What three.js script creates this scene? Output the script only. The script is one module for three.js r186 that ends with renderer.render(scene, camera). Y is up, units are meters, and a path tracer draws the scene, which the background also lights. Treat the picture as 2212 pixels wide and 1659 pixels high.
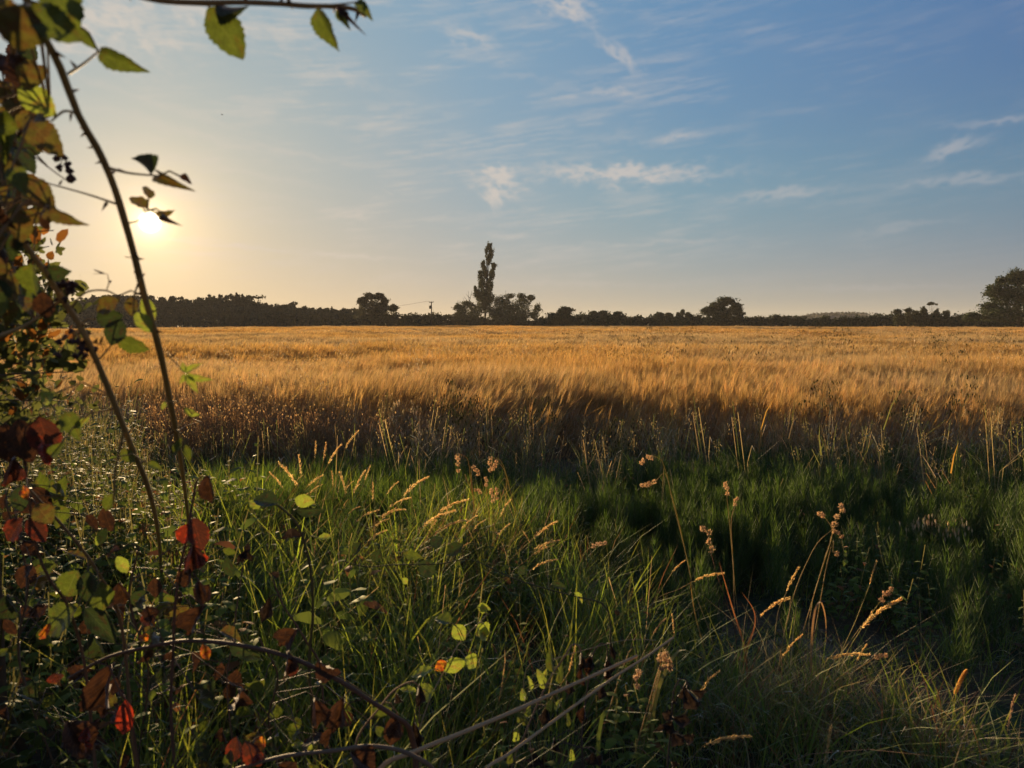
import * as THREE from 'three';

// ------------------------------------------------------------------ camera, sky, sun, exposure
const EYE = 1.55, FOCAL = 1580, HORIZON = 697, PITCH = Math.atan((829.5 - HORIZON) / FOCAL);
const scene = new THREE.Scene();
const camera = new THREE.PerspectiveCamera(2 * Math.atan(829.5 / FOCAL) * 180 / Math.PI, 4 / 3, 0.05, 4000);
camera.position.set(0, EYE, 0);
camera.rotation.set(-PITCH, 0, 0);
camera.focus = 9;
camera.userData.fStop = 6.5;
const renderer = new THREE.WebGLRenderer({ antialias: true });
renderer.toneMapping = THREE.LinearToneMapping;
renderer.toneMappingExposure = 2.7;
renderer.shadowMap.enabled = true;

const V = (x, y, z) => new THREE.Vector3(x, y, z);
const SUN_AZ = -26.0 * Math.PI / 180, SUN_EL = 6.9 * Math.PI / 180;       // azimuth from -z, towards +x
const sunDir = V(Math.sin(SUN_AZ) * Math.cos(SUN_EL), Math.sin(SUN_EL), -Math.cos(SUN_AZ) * Math.cos(SUN_EL));
const sun = new THREE.DirectionalLight(new THREE.Color().setRGB(1.0, 0.70, 0.36), 5.0);
sun.name = 'sun';
sun.position.copy(sunDir).multiplyScalar(300);
sun.castShadow = true;
sun.shadow.mapSize.set(4096, 4096);
Object.assign(sun.shadow.camera, { left: -220, right: 220, top: 120, bottom: -120, near: 1, far: 900 });
scene.add(sun, sun.target);

// seeded random numbers and noise
function rng(seed) { let s = seed | 0; return () => { s = (s + 0x6d2b79f5) | 0; let t = Math.imul(s ^ (s >>> 15), 1 | s); t = (t + Math.imul(t ^ (t >>> 7), 61 | t)) ^ t; return ((t ^ (t >>> 14)) >>> 0) / 4294967296; }; }
const NT = new Float32Array(65536); { const r = rng(77); for (let i = 0; i < 65536; i++) NT[i] = r(); }
function noise2(x, y) {
  const ix = Math.floor(x), iy = Math.floor(y); let fx = x - ix, fy = y - iy;
  fx = fx * fx * (3 - 2 * fx); fy = fy * fy * (3 - 2 * fy);
  const a = (ix & 255), b = ((ix + 1) & 255), c = (iy & 255) << 8, d = ((iy + 1) & 255) << 8;
  const p = NT[a | c], q = NT[b | c], r = NT[a | d], s = NT[b | d];
  return p + (q - p) * fx + (r - p) * fy + (p - q - r + s) * fx * fy;
}
const fbm = (x, y, n) => { let s = 0, a = 0.5, t = 0; for (let i = 0; i < n; i++) { s += a * noise2(x, y); t += a; x = x * 2.03 + 17.1; y = y * 2.03 + 9.7; a *= 0.5; } return s / t; };
const clamp = (x, a, b) => Math.min(b, Math.max(a, x)), lerp = (a, b, t) => a + (b - a) * t;
const sstep = (a, b, x) => { const t = clamp((x - a) / (b - a), 0, 1); return t * t * (3 - 2 * t); };

// the lens: a direction or a point in the place from a position in the 2212 x 1659 view of the photograph
const cp = Math.cos(PITCH), sp = Math.sin(PITCH);
function ray(px, py) { const x = (px - 1106) / FOCAL, y = (829.5 - py) / FOCAL; return V(x, y * cp - sp, -(cp + y * sp)); }
function at(px, py, depth) { return ray(px, py).multiplyScalar(depth).add(camera.position); }
function onLevel(px, py, level) { const d = ray(px, py); return d.multiplyScalar((level - EYE) / d.y).add(camera.position); }

// the sky: clear evening air, warm round the low sun, with thin cirrus
{
  const W = 4096, H = 2048, data = new Float32Array(W * H * 4), D = Math.PI / 180, K = 1 / renderer.toneMappingExposure;
  // cirrus wisps: [px, py, half length, half height (view px), turn in degrees, strength]
  const wisp = [
    [1225, 18, 80, 22, 22, .34], [1010, 76, 70, 15, 14, .26], [1335, 115, 75, 15, 38, .24], [1310, 200, 95, 11, 3, .16], [1460, 293, 60, 13, -8, .22], [1340, 295, 90, 18, 0, .09],
    [1350, 374, 260, 21, 2, .38], [1190, 362, 55, 12, 12, .16], [1325, 408, 36, 16, 25, .20], [1072, 392, 76, 32, 12, .40], [1062, 424, 32, 22, 60, .34],
    [1690, 418, 150, 13, -2, .17], [2080, 388, 160, 12, 1, .16], [2055, 322, 66, 15, -14, .24], [2165, 262, 110, 8, 2, .16], [765, 468, 52, 12, 4, .20], [1950, 490, 120, 9, -6, .10], [1400, 525, 300, 8, -1, .10],
    [250, 38, 150, 56, 6, .34], [150, 92, 170, 34, 4, .24], [420, 20, 90, 30, 12, .2], [480, 530, 210, 5, 4, .30], [760, 553, 150, 6, 4, .22], [420, 548, 150, 5, 3, .15], [380, 515, 200, 5, 2, .20],
    [520, 370, 260, 9, 8, .09], [420, 290, 280, 12, 10, .10], [380, 235, 260, 10, 12, .09], [700, 150, 260, 16, 14, .08], [560, 60, 200, 22, 10, .12], [640, 330, 240, 8, 9, .08], [470, 400, 240, 7, 8, .10],
    [1880, 620, 260, 7, 0, .08], [980, 530, 60, 6, 2, .14], [1260, 612, 300, 7, 1, .07], [1120, 165, 90, 9, 4, .08], [330, 570, 160, 4, 2, .12],
  ];
  const toAzEl = (px, py) => { const d = ray(px, py).normalize(); return [Math.atan2(d.x, -d.z) / D, Math.asin(d.y) / D]; };
  const list = wisp.map(([px, py, a, b, turn, k]) => { const [az, el] = toAzEl(px, py), s = 57.3 / FOCAL; const t = -turn * D; return { az, el, a: a * s, b: b * s, c: Math.cos(t), s: Math.sin(t), k, r: Math.max(a, b) * s * 1.9 }; });
  const trail = [toAzEl(814, 402), toAzEl(848, 421)], trail2 = [toAzEl(1236, 392), toAzEl(1254, 366)];
  // sky colour by the angle from the sun in degrees: well above the horizon, and at the horizon
  const HIGH = [[0, .52, .54, .50], [6, .44, .50, .49], [15, .315, .425, .485], [25, .212, .362, .50], [40, .120, .268, .46], [60, .070, .176, .375], [75, .058, .135, .30], [120, .078, .118, .225], [180, .080, .110, .20]];  // last entries, behind the camera, greyed to warm the fill on shaded plants
  const LOW = [[0, 1.02, .70, .36], [12, .84, .61, .35], [25, .68, .525, .335], [40, .53, .45, .315], [60, .385, .35, .275], [75, .27, .27, .245], [120, .24, .21, .19], [180, .22, .19, .175]];  // entries behind the camera, out of view, warmed for the same fill
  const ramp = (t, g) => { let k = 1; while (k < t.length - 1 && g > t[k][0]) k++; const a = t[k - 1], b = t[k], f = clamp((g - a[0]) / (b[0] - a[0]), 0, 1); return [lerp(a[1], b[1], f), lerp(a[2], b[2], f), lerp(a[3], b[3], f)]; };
  for (let row = H / 2 - 8; row < H; row++) {
    const el = (row + 0.5) / H * 180 - 90, y = Math.sin(el * D), ce = Math.cos(el * D), e = Math.max(el, 0);
    for (let col = 0; col < W; col++) {
      const round = ((col + 0.5) / W - 0.5) * 2 * Math.PI, x = Math.cos(round) * ce, z = Math.sin(round) * ce;
      const g = Math.acos(clamp(x * sunDir.x + y * sunDir.y + z * sunDir.z, -1, 1)) / D;
      let az = Math.atan2(x, -z) / D;
      // air: band near the horizon, paler blue toward the sun, deeper blue away from it
      const away = sstep(6, 72, g), low = Math.exp(-e / 7.0), hi = ramp(HIGH, g), lo = ramp(LOW, g), zen = lerp(1, .66, sstep(26, 80, e));  // zen dims the unseen overhead sky to weaken its fill
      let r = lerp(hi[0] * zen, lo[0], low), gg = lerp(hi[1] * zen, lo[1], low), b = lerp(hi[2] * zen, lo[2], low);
      const band = Math.exp(-(((e - 9) / 5.5) ** 2)) * sstep(14, 40, g); r -= .012 * band; gg += .026 * band;
      // glow of the air round the sun, with its bright disc painted in
      const a1 = Math.exp(-g / 5) * .22, a2 = Math.exp(-((g / 3.2) ** 1.3)) * .52, a3 = Math.exp(-((g / 1.05) ** 2)) * 1.3, a4 = Math.exp(-((g / 0.56) ** 6)) * 14;
      r += a1 * 1.1 + a2 + a3 + a4; gg += a1 * .70 + a2 * .62 + a3 * .74 + a4 * .95; b += a1 * .16 + a2 * .24 + a3 * .38 + a4 * .80;
      // cirrus
      let c = 0;
      for (const w of list) {
        const dx = az - w.az, dy = el - w.el;
        if (dx > w.r || dx < -w.r || dy > w.r || dy < -w.r) continue;
        const u = dx * w.c + dy * w.s, v = -dx * w.s + dy * w.c, q = (u / w.a) ** 2 + (v / w.b) ** 2;
        if (q > 3.2) continue;
        const wu = u + (fbm(u * .9 + w.az, v * 2.4, 3) - .5) * w.b * 1.6, wv = v + (fbm(u * 1.1 + 40, v * 2 + w.el, 4) - .5) * w.b * 2.4;
        const soft = Math.exp(-2.1 * ((wu / w.a) ** 2 + (wv / w.b) ** 2)), fib = fbm((u + v * .8) * 1.3 + w.el * 3, (v - u * .22) * 6.5 + w.az, 4);
        c += w.k * soft * sstep(.16, .66, fib + soft * .24) * 2.0;
      }
      const veil = fbm(az * .16 + el * .12 + 5, el * .85 - az * .09, 4), streak = fbm(az * .32 + 31, el * 2.6 - az * .24 + 11, 4);
      const fine = fbm(az * .5 + 3, el * 5.5 - az * .62 + 50, 4); c += (sstep(.40, .74, veil) * sstep(.38, .70, streak) * (.03 + .20 * (1 - away)) + sstep(.46, .72, fine) * sstep(.36, .62, veil) * (.02 + .17 * (1 - away))) * sstep(1, 6, e) * (e > 40 ? .7 : 1);
      for (const [t, k, wd] of [[trail, .35, .045], [trail2, .2, .05]]) {
        const ax = t[0][0], ay = t[0][1], bx = t[1][0] - ax, by = t[1][1] - ay, s = clamp(((az - ax) * bx + (el - ay) * by) / (bx * bx + by * by), 0, 1), dd = Math.hypot(az - ax - bx * s, el - ay - by * s);
        if (dd < .3) c += k * s * Math.exp(-((dd / wd) ** 2));
      }
      c = Math.min(c, .75);
      const lum = .62 - .10 * away;
      const cr = lum * lerp(1.16, .98, away), cg = lum * lerp(1.0, .93, away), cb = lum * lerp(.84, .94, away);
      const o = (row * W + col) * 4, sunny = 1 + a2 * .8;
      data[o] = lerp(r, Math.max(r, cr * sunny), c) * K; data[o + 1] = lerp(gg, Math.max(gg, cg * sunny), c) * K; data[o + 2] = lerp(b, Math.max(b, cb * sunny), c) * K; data[o + 3] = 1;
    }
  }
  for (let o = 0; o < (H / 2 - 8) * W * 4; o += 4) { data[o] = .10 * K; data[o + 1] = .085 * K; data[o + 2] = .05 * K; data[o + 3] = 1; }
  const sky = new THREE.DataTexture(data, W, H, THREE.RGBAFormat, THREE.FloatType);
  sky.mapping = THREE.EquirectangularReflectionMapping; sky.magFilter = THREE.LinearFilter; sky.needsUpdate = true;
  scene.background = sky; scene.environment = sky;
}

// ------------------------------------------------------------------ helpers
const taken = new Map();
function numbered(name) { const n = taken.get(name) ?? 0; taken.set(name, n + 1); return n ? `${name}_${String(n).padStart(3, '0')}` : name; }
function tag(o, label, category, group, kind) { o.userData.label = label; if (category) o.userData.category = category; if (group) o.userData.group = group; if (kind) o.userData.kind = kind; return o; }
function thing(name, label, category, p = V(0, 0, 0), group) { const o = new THREE.Group(); o.name = numbered(name); o.position.copy(p); tag(o, label, category, group); scene.add(o); return o; }
function part(name, geometry, material, parent, p) { const m = new THREE.Mesh(geometry, material); m.name = name; m.castShadow = m.receiveShadow = true; if (p) m.position.copy(p); parent.add(m); return m; }
function copyOf(o, label, group) { const c = o.clone(); c.name = numbered(o.name.replace(/_\d{3}$/, '')); c.userData = { ...o.userData }; if (label) c.userData.label = label; if (group) c.userData.group = group; scene.add(c); return c; }

// collects ribbons, tubes, spindles and leaf faces into one geometry
class Build {
  constructor() { this.p = []; this.c = []; this.i = []; this.u = []; }
  v(q, c, u = 0, w = 0) { this.p.push(q.x, q.y, q.z); this.c.push(c[0], c[1], c[2]); this.u.push(u, w); return this.p.length / 3 - 1; }
  tri(a, b, d, c) { const k = this.v(a, c); this.v(b, c); this.v(d, c); this.i.push(k, k + 1, k + 2); }
  ribbon(pts, width, side, c) {                       // side: a direction across; width: number or function of 0..1
    const n = pts.length; let k = -1;
    for (let j = 0; j < n; j++) {
      const t = j / (n - 1), w = (typeof width === 'function' ? width(t) : width) / 2, q = pts[j];
      if (w < 1e-5 && j === n - 1) { const a = this.v(q, c, .5, t); this.i.push(k, k + 1, a); break; }
      const a = this.v(V(q.x - side.x * w, q.y - side.y * w, q.z - side.z * w), c, 0, t); this.v(V(q.x + side.x * w, q.y + side.y * w, q.z + side.z * w), c, 1, t);
      if (k >= 0) this.i.push(k, k + 1, a, k + 1, a + 1, a);
      k = a;
    }
    return this;
  }
  tube(pts, radius, sides, c) {
    const n = pts.length; let k = -1, up = V(0.13, 0.2, 0.97);
    const T = V(0, 0, 0), A = V(0, 0, 0), B = V(0, 0, 0);
    for (let j = 0; j < n; j++) {
      T.subVectors(pts[Math.min(j + 1, n - 1)], pts[Math.max(j - 1, 0)]).normalize();
      A.crossVectors(T, up); if (A.lengthSq() < 1e-4) A.crossVectors(T, V(1, 0, 0)); A.normalize(); B.crossVectors(T, A); up = B.clone().negate().applyAxisAngle(T, 0); up = B.clone();
      const t = j / (n - 1), r = typeof radius === 'function' ? radius(t) : radius, s0 = this.p.length / 3;
      for (let s = 0; s <= sides; s++) { const an = s / sides * 2 * Math.PI; const x = Math.cos(an) * r, y = Math.sin(an) * r; this.v(V(pts[j].x + A.x * x + B.x * y, pts[j].y + A.y * x + B.y * y, pts[j].z + A.z * x + B.z * y), c, s / sides, t * n * .3); }
      if (k >= 0) for (let s = 0; s < sides; s++) this.i.push(k + s, s0 + s, k + s + 1, k + s + 1, s0 + s, s0 + s + 1);
      k = s0; up.copy(A).cross(T).normalize(); up = B.clone(); up.crossVectors(A, T);
    }
    return this;
  }
  spindle(a, b, r, c, sides = 4, fat = .45) {         // a seed or an ear: pointed at both ends
    const T = V(b.x - a.x, b.y - a.y, b.z - a.z).normalize(), A = V(0, 0, 0).crossVectors(T, Math.abs(T.y) < .9 ? V(0, 1, 0) : V(1, 0, 0)).normalize(), B = V(0, 0, 0).crossVectors(T, A);
    const i0 = this.v(a, c), s0 = i0 + 1, m = V(lerp(a.x, b.x, fat), lerp(a.y, b.y, fat), lerp(a.z, b.z, fat));
    for (let s = 0; s < sides; s++) { const an = s / sides * 2 * Math.PI; this.v(V(m.x + (A.x * Math.cos(an) + B.x * Math.sin(an)) * r, m.y + (A.y * Math.cos(an) + B.y * Math.sin(an)) * r, m.z + (A.z * Math.cos(an) + B.z * Math.sin(an)) * r), c); }
    const i1 = this.v(b, c);
    for (let s = 0; s < sides; s++) { const q = s0 + s, w = s0 + (s + 1) % sides; this.i.push(i0, w, q, i1, q, w); }
    return this;
  }
  scale(a, b, r, c, R) {                               // a papery scale: one flat pointed face, turned at random
    const T = V(b.x - a.x, b.y - a.y, b.z - a.z).normalize(), A = V(R() - .5, R() - .5, R() - .5).cross(T).normalize(), m = V(lerp(a.x, b.x, .45), lerp(a.y, b.y, .45), lerp(a.z, b.z, .45));
    const i = this.v(a, c), q = V(m.x + A.x * r, m.y + A.y * r, m.z + A.z * r), w = V(m.x - A.x * r, m.y - A.y * r, m.z - A.z * r); this.v(q, c); this.v(b, c); this.v(w, c); this.i.push(i, i + 1, i + 2, i, i + 2, i + 3); return this;
  }
  get tris() { return this.i.length / 3; }
  geometry() {
    const g = new THREE.BufferGeometry();
    g.setAttribute('position', new THREE.Float32BufferAttribute(this.p, 3)); g.setAttribute('color', new THREE.Float32BufferAttribute(this.c, 3)); g.setAttribute('uv', new THREE.Float32BufferAttribute(this.u, 2));
    g.setIndex(this.i); g.computeVertexNormals(); return g;
  }
}
const col = (r, g, b) => [r, g, b];
function vary(c, R, k = .2, h = .08) { const l = 1 + (R() - .5) * 2 * k; return [c[0] * l * (1 + (R() - .5) * 2 * h), c[1] * l * (1 + (R() - .5) * h), c[2] * l * (1 + (R() - .5) * 2 * h)]; }
const spline = (pts, n) => new THREE.CatmullRomCurve3(pts, false, 'centripetal').getPoints(n);
function sprouted(mesh, list, colors) {               // fill an InstancedMesh
  const m = new THREE.Matrix4(), q = new THREE.Quaternion(), e = new THREE.Euler(), s = V(1, 1, 1), k = new THREE.Color();
  list.forEach((d, i) => {
    e.set(d.tx || 0, d.turn || 0, d.tz || 0, 'ZXY'); q.setFromEuler(e); s.set(d.sx || d.s || 1, d.sy || d.s || 1, d.sx || d.s || 1); m.compose(V(d.x, d.y, d.z), q, s); mesh.setMatrixAt(i, m);
    if (colors) { const c = colors(i); mesh.setColorAt(i, k.setRGB(c[0], c[1], c[2])); }
  });
  mesh.castShadow = mesh.receiveShadow = true; return mesh;
}
// the same kind in several shapes: one InstancedMesh for each shape, under one stuff object
function stuff(name, label, category, shapes, material, places, tint, seed) {
  const o = new THREE.Group(); o.name = numbered(name); tag(o, label, category, null, 'stuff'); scene.add(o);
  const R = rng(seed), sorted = shapes.map(() => []);
  for (const d of places) sorted[Math.floor(R() * shapes.length)].push(d);
  sorted.forEach((l, k) => { if (!l.length) return; const m = new THREE.InstancedMesh(shapes[k], material, l.length); m.name = `${name}_clump`; m.userData.kind = 'stuff'; sprouted(m, l, tint ? (i) => tint(R, l[i]) : null); o.add(m); });
  return o;
}

// ------------------------------------------------------------------ materials
const leafy = (o) => new THREE.MeshPhysicalMaterial({ vertexColors: true, roughness: .95, transmission: .45, thickness: 0, side: THREE.DoubleSide, ior: 1.4, ...o });
const M = {
  barley: leafy({ transmission: .45, roughness: .92, color: 0xffffff }),
  grass: leafy({ transmission: .5, clearcoat: .12, clearcoatRoughness: .45 }),
  herb: leafy({ transmission: .5, specularIntensity: .35, ior: 1.33, clearcoat: .06, clearcoatRoughness: .42 }),
  horsetail: leafy({ transmission: .4 }),
  seed: leafy({ transmission: .55, specularIntensity: .4 }),
  husk: leafy({ transmission: .4, clearcoat: .25, clearcoatRoughness: .4 }),
  crown: leafy({ transmission: .22, roughness: .95 }),
  oat: leafy({ transmission: .12, specularIntensity: .4 }),
  dry: leafy({ transmission: .3 }),
  bark: new THREE.MeshStandardMaterial({ vertexColors: true, roughness: .9 }),
  cane: new THREE.MeshPhysicalMaterial({ vertexColors: true, roughness: .66, specularIntensity: .5 }),
  twig: new THREE.MeshPhysicalMaterial({ vertexColors: true, roughness: .9, specularIntensity: .25 }),
};
function grain(w, h, f, seed) { const d = new Uint8Array(w * h * 4); for (let y = 0; y < h; y++) for (let x = 0; x < w; x++) { const c = f(x / w, y / h, x, y), o = (y * w + x) * 4; d[o] = c[0]; d[o + 1] = c[1]; d[o + 2] = c[2]; d[o + 3] = 255; } const t = new THREE.DataTexture(d, w, h); t.magFilter = THREE.LinearFilter; t.wrapS = t.wrapT = THREE.RepeatWrapping; t.needsUpdate = true; return t; }

// leaf blades with veins: colour of the blade and paler veins, and their relief
function veinMask(u, v) {                              // u across 0..1, v along 0..1; 1 on a vein
  const x = Math.abs(u - .5) * 2, mid = Math.exp(-((x / .035) ** 2));
  const s = (v - x * .34) * 9.5, side = Math.exp(-(((s - Math.round(s)) / .085) ** 2)) * (x > .02 ? 1 : 0) * sstep(1.02, .8, x);
  return Math.max(mid, side * .75);
}
function leafMaps(base, vein, blot, blotShare, seed) {
  const map = grain(128, 256, (u, v) => {
    const k = veinMask(u, v), n = fbm(u * 9 + seed, v * 14 + seed, 4), f = fbm(u * 40, v * 60 + seed, 2), m = sstep(1 - blotShare - .1, 1 - blotShare + .12, fbm(u * 4 + seed * 3, v * 6, 4) * 1.25);
    return [0, 1, 2].map((i) => clamp(lerp(lerp(base[i], blot[i], m), vein[i], k * .6) * (.78 + .3 * n + .14 * f), 0, 255));
  });
  map.colorSpace = THREE.SRGBColorSpace; return map;
}
const veinRelief = grain(128, 256, (u, v) => { const k = 150 - 110 * veinMask(u, v) + 60 * fbm(u * 30, v * 50, 2); return [k, k, k]; });
const leafMat = (base, vein, blot, share, seed, o = {}) => new THREE.MeshPhysicalMaterial({ map: leafMaps(base, vein, blot, share, seed), bumpMap: veinRelief, bumpScale: .0012, roughness: .93, transmission: .5, thickness: 0, ior: 1.4, clearcoat: .35, clearcoatRoughness: .4, side: THREE.DoubleSide, ...o });
const L = {
  green: leafMat([78, 90, 28], [112, 120, 58], [88, 84, 30], .22, 3, { transmission: .42 }),
  dark: leafMat([46, 58, 28], [80, 92, 52], [56, 50, 28], .2, 7, { transmission: .35 }),
  fresh: leafMat([124, 138, 48], [158, 166, 90], [132, 118, 50], .15, 11),
  olive: leafMat([84, 78, 30], [118, 108, 56], [84, 64, 28], .35, 5, { transmission: .40 }),
  brown: leafMat([72, 46, 28], [104, 74, 46], [52, 34, 24], .4, 13, { transmission: .26, clearcoat: .1 }),
  red: leafMat([98, 40, 24], [124, 66, 38], [64, 34, 24], .45, 17, { transmission: .4, clearcoat: .12 }),
  bright: leafMat([158, 50, 24], [178, 86, 44], [104, 36, 24], .36, 19, { transmission: .44, clearcoat: .12 }),
  amber: leafMat([196, 128, 30], [214, 160, 66], [170, 76, 30], .3, 23, { clearcoat: .15 }),
  dead: leafMat([70, 56, 46], [98, 80, 62], [48, 38, 32], .4, 29, { transmission: .15, clearcoat: 0 }),
};
// leaf blades of unit length and width: +y along, x across, z up
function leafShape({ teeth = 9, fold = .25, droop = .25, curl = 0, wave = .03, widest = .42, tip = 1.0, seed = 1, heart = 0, crumple = 0 }) {
  const R = rng(seed), rows = 27, b = new Build(), p = [], uv = [], idx = [], xs = [-1, -.5, 0, .5, 1];
  for (let j = 0; j <= rows; j++) {
    const t = j / rows, s = t < widest ? Math.sin(t / widest * Math.PI / 2) ** .72 : Math.cos((t - widest) / (1 - widest) * Math.PI / 2) ** tip;
    const tooth = 1 + (teeth ? .17 * ((t * teeth) % 1 - .5) : 0);
    for (const x of xs) {
      const half = .5 * s * tooth * (1 + (heart && t < .2 ? heart * (1 - t / .2) : 0));
      const ax = Math.abs(x), w = half * x;
      let y = t - (heart ? heart * .6 * ax * Math.max(0, 1 - t / .3) : 0) + (Math.abs(x) === 1 ? .012 * ((t * teeth) % 1) : 0), z = Math.abs(w) * fold * 1.4 - droop * t * t + curl * ax * ax * s * .4 + Math.sin(t * 19 + x * 4 + seed) * wave * ax;
      if (crumple) { z += (noise2(t * 5 + seed, x * 2 + seed) - .5) * crumple; y += (noise2(t * 4 + 9, x * 3 + seed) - .5) * crumple * .5; }
      p.push(w, y, z); uv.push((x + 1) / 2, t);
    }
  }
  for (let j = 0; j < rows; j++) for (let k = 0; k < 4; k++) { const a = j * 5 + k; idx.push(a, a + 1, a + 5, a + 1, a + 6, a + 5); }
  const g = new THREE.BufferGeometry(); g.setAttribute('position', new THREE.Float32BufferAttribute(p, 3)); g.setAttribute('uv', new THREE.Float32BufferAttribute(uv, 2)); g.setIndex(idx); g.computeVertexNormals(); return g;
}
const LEAF = {
  flat: leafShape({ seed: 1, fold: .12, droop: .1 }), bent: leafShape({ seed: 2, fold: .35, droop: .38 }), curled: leafShape({ seed: 3, fold: .9, droop: .5, curl: .5 }),
  oval: leafShape({ seed: 4, fold: .2, droop: .16, widest: .5, tip: .8 }), crumpled: leafShape({ seed: 5, fold: .7, droop: .3, crumple: .35 }), narrow: leafShape({ seed: 6, fold: .3, droop: .25, widest: .38, tip: 1.2 }),
  arrow: leafShape({ seed: 7, fold: .2, droop: .12, teeth: 0, widest: .16, tip: .85, heart: .5 }), limp: leafShape({ seed: 8, fold: 1.1, droop: .05, crumple: .5, teeth: 0 }),
};
const tmpM = new THREE.Matrix4();
function orient(o, base, tip, facing, width, roll = 0) {   // puts a leaf's foot at base, its point at tip
  const Y = tip.clone().sub(base), len = Y.length(); Y.normalize();
  const Z = facing.clone().sub(Y.clone().multiplyScalar(facing.dot(Y))).normalize(), X = V(0, 0, 0).crossVectors(Y, Z).normalize(); Z.crossVectors(X, Y);
  if (roll) { X.applyAxisAngle(Y, roll); Z.applyAxisAngle(Y, roll); }
  o.quaternion.setFromRotationMatrix(tmpM.makeBasis(X, Y, Z)); o.position.copy(base); o.scale.set(width, len, len * .9); return o;
}

// ------------------------------------------------------------------ the ground
const landHeight = (x, z) => -1.15 * sstep(-30, -100, x) * sstep(40, 190, -z) + .10 * (fbm(x * .03 + 3, z * .03, 2) - .5) * sstep(14, 60, -z) + sstep(-260, -900, z) * 2;
{
  const g = new THREE.PlaneGeometry(2600, 2600, 150, 150); g.rotateX(-Math.PI / 2);
  const p = g.attributes.position; for (let i = 0; i < p.count; i++) p.setY(i, landHeight(p.getX(i), p.getZ(i)) - .03);
  const uv = g.attributes.uv; for (let i = 0; i < p.count; i++) uv.setXY(i, p.getX(i) / 4, p.getZ(i) / 4);
  g.computeVertexNormals();
  const map = grain(512, 512, (u, v) => { const n = fbm(u * 24, v * 24, 5), s = noise2(u * 200, v * 200); return [92 + 50 * n + 24 * s, 74 + 40 * n + 20 * s, 42 + 26 * n + 14 * s]; }); map.colorSpace = THREE.SRGBColorSpace;
  const m = new THREE.Mesh(g, new THREE.MeshStandardMaterial({ map, roughness: 1 })); m.name = 'ground'; m.receiveShadow = true; m.userData.kind = 'structure'; tag(m, 'stubbly brown soil under the barley and fields beyond', 'ground', null, 'structure'); scene.add(m);
}
const marginHeight = (x, z) => .055 * fbm(x * 1.3 + 8, z * 1.3 + 2, 4) + .02 * noise2(x * 9, z * 9) - .01 + .14 * sstep(.2, -2.2, x) * sstep(-7, -3, z) + .20 * sstep(-4.9, -3.5, z) * sstep(.9, -.4, x);
{
  const nx = 150, nz = 110, g = new THREE.PlaneGeometry(18, 13, nx, nz); g.rotateX(-Math.PI / 2); g.translate(0, 0, -4.5);
  const p = g.attributes.position, uv = g.attributes.uv;
  for (let i = 0; i < p.count; i++) { const x = p.getX(i), z = p.getZ(i), edge = Math.min(1, (9 - Math.abs(x)) * 2, (z + 11) * 1.2, (2 - z) * 2); p.setY(i, lerp(-.06, marginHeight(x, z), clamp(edge, 0, 1))); uv.setXY(i, x / 1.6, z / 1.6); }
  g.computeVertexNormals();
  const f = (u, v) => { const n = fbm(u * 16, v * 16, 5), s = fbm(u * 96, v * 96, 3), moss = sstep(.48, .62, fbm(u * 7 + 40, v * 7, 4)); return [lerp(80, 52, moss) * (.55 + n * .6 + s * .3), lerp(64, 62, moss) * (.55 + n * .6 + s * .3), lerp(42, 28, moss) * (.55 + n * .6 + s * .3)]; };
  const map = grain(1024, 1024, f); map.colorSpace = THREE.SRGBColorSpace;
  const bump = grain(512, 512, (u, v) => { const k = 255 * fbm(u * 60, v * 60, 4); return [k, k, k]; });
  const m = new THREE.Mesh(g, new THREE.MeshStandardMaterial({ map, bumpMap: bump, bumpScale: .02, roughness: 1 })); m.name = 'field_margin'; m.receiveShadow = m.castShadow = true; tag(m, 'uneven dark soil of the field margin', 'soil', null, 'structure'); scene.add(m);
}

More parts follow.
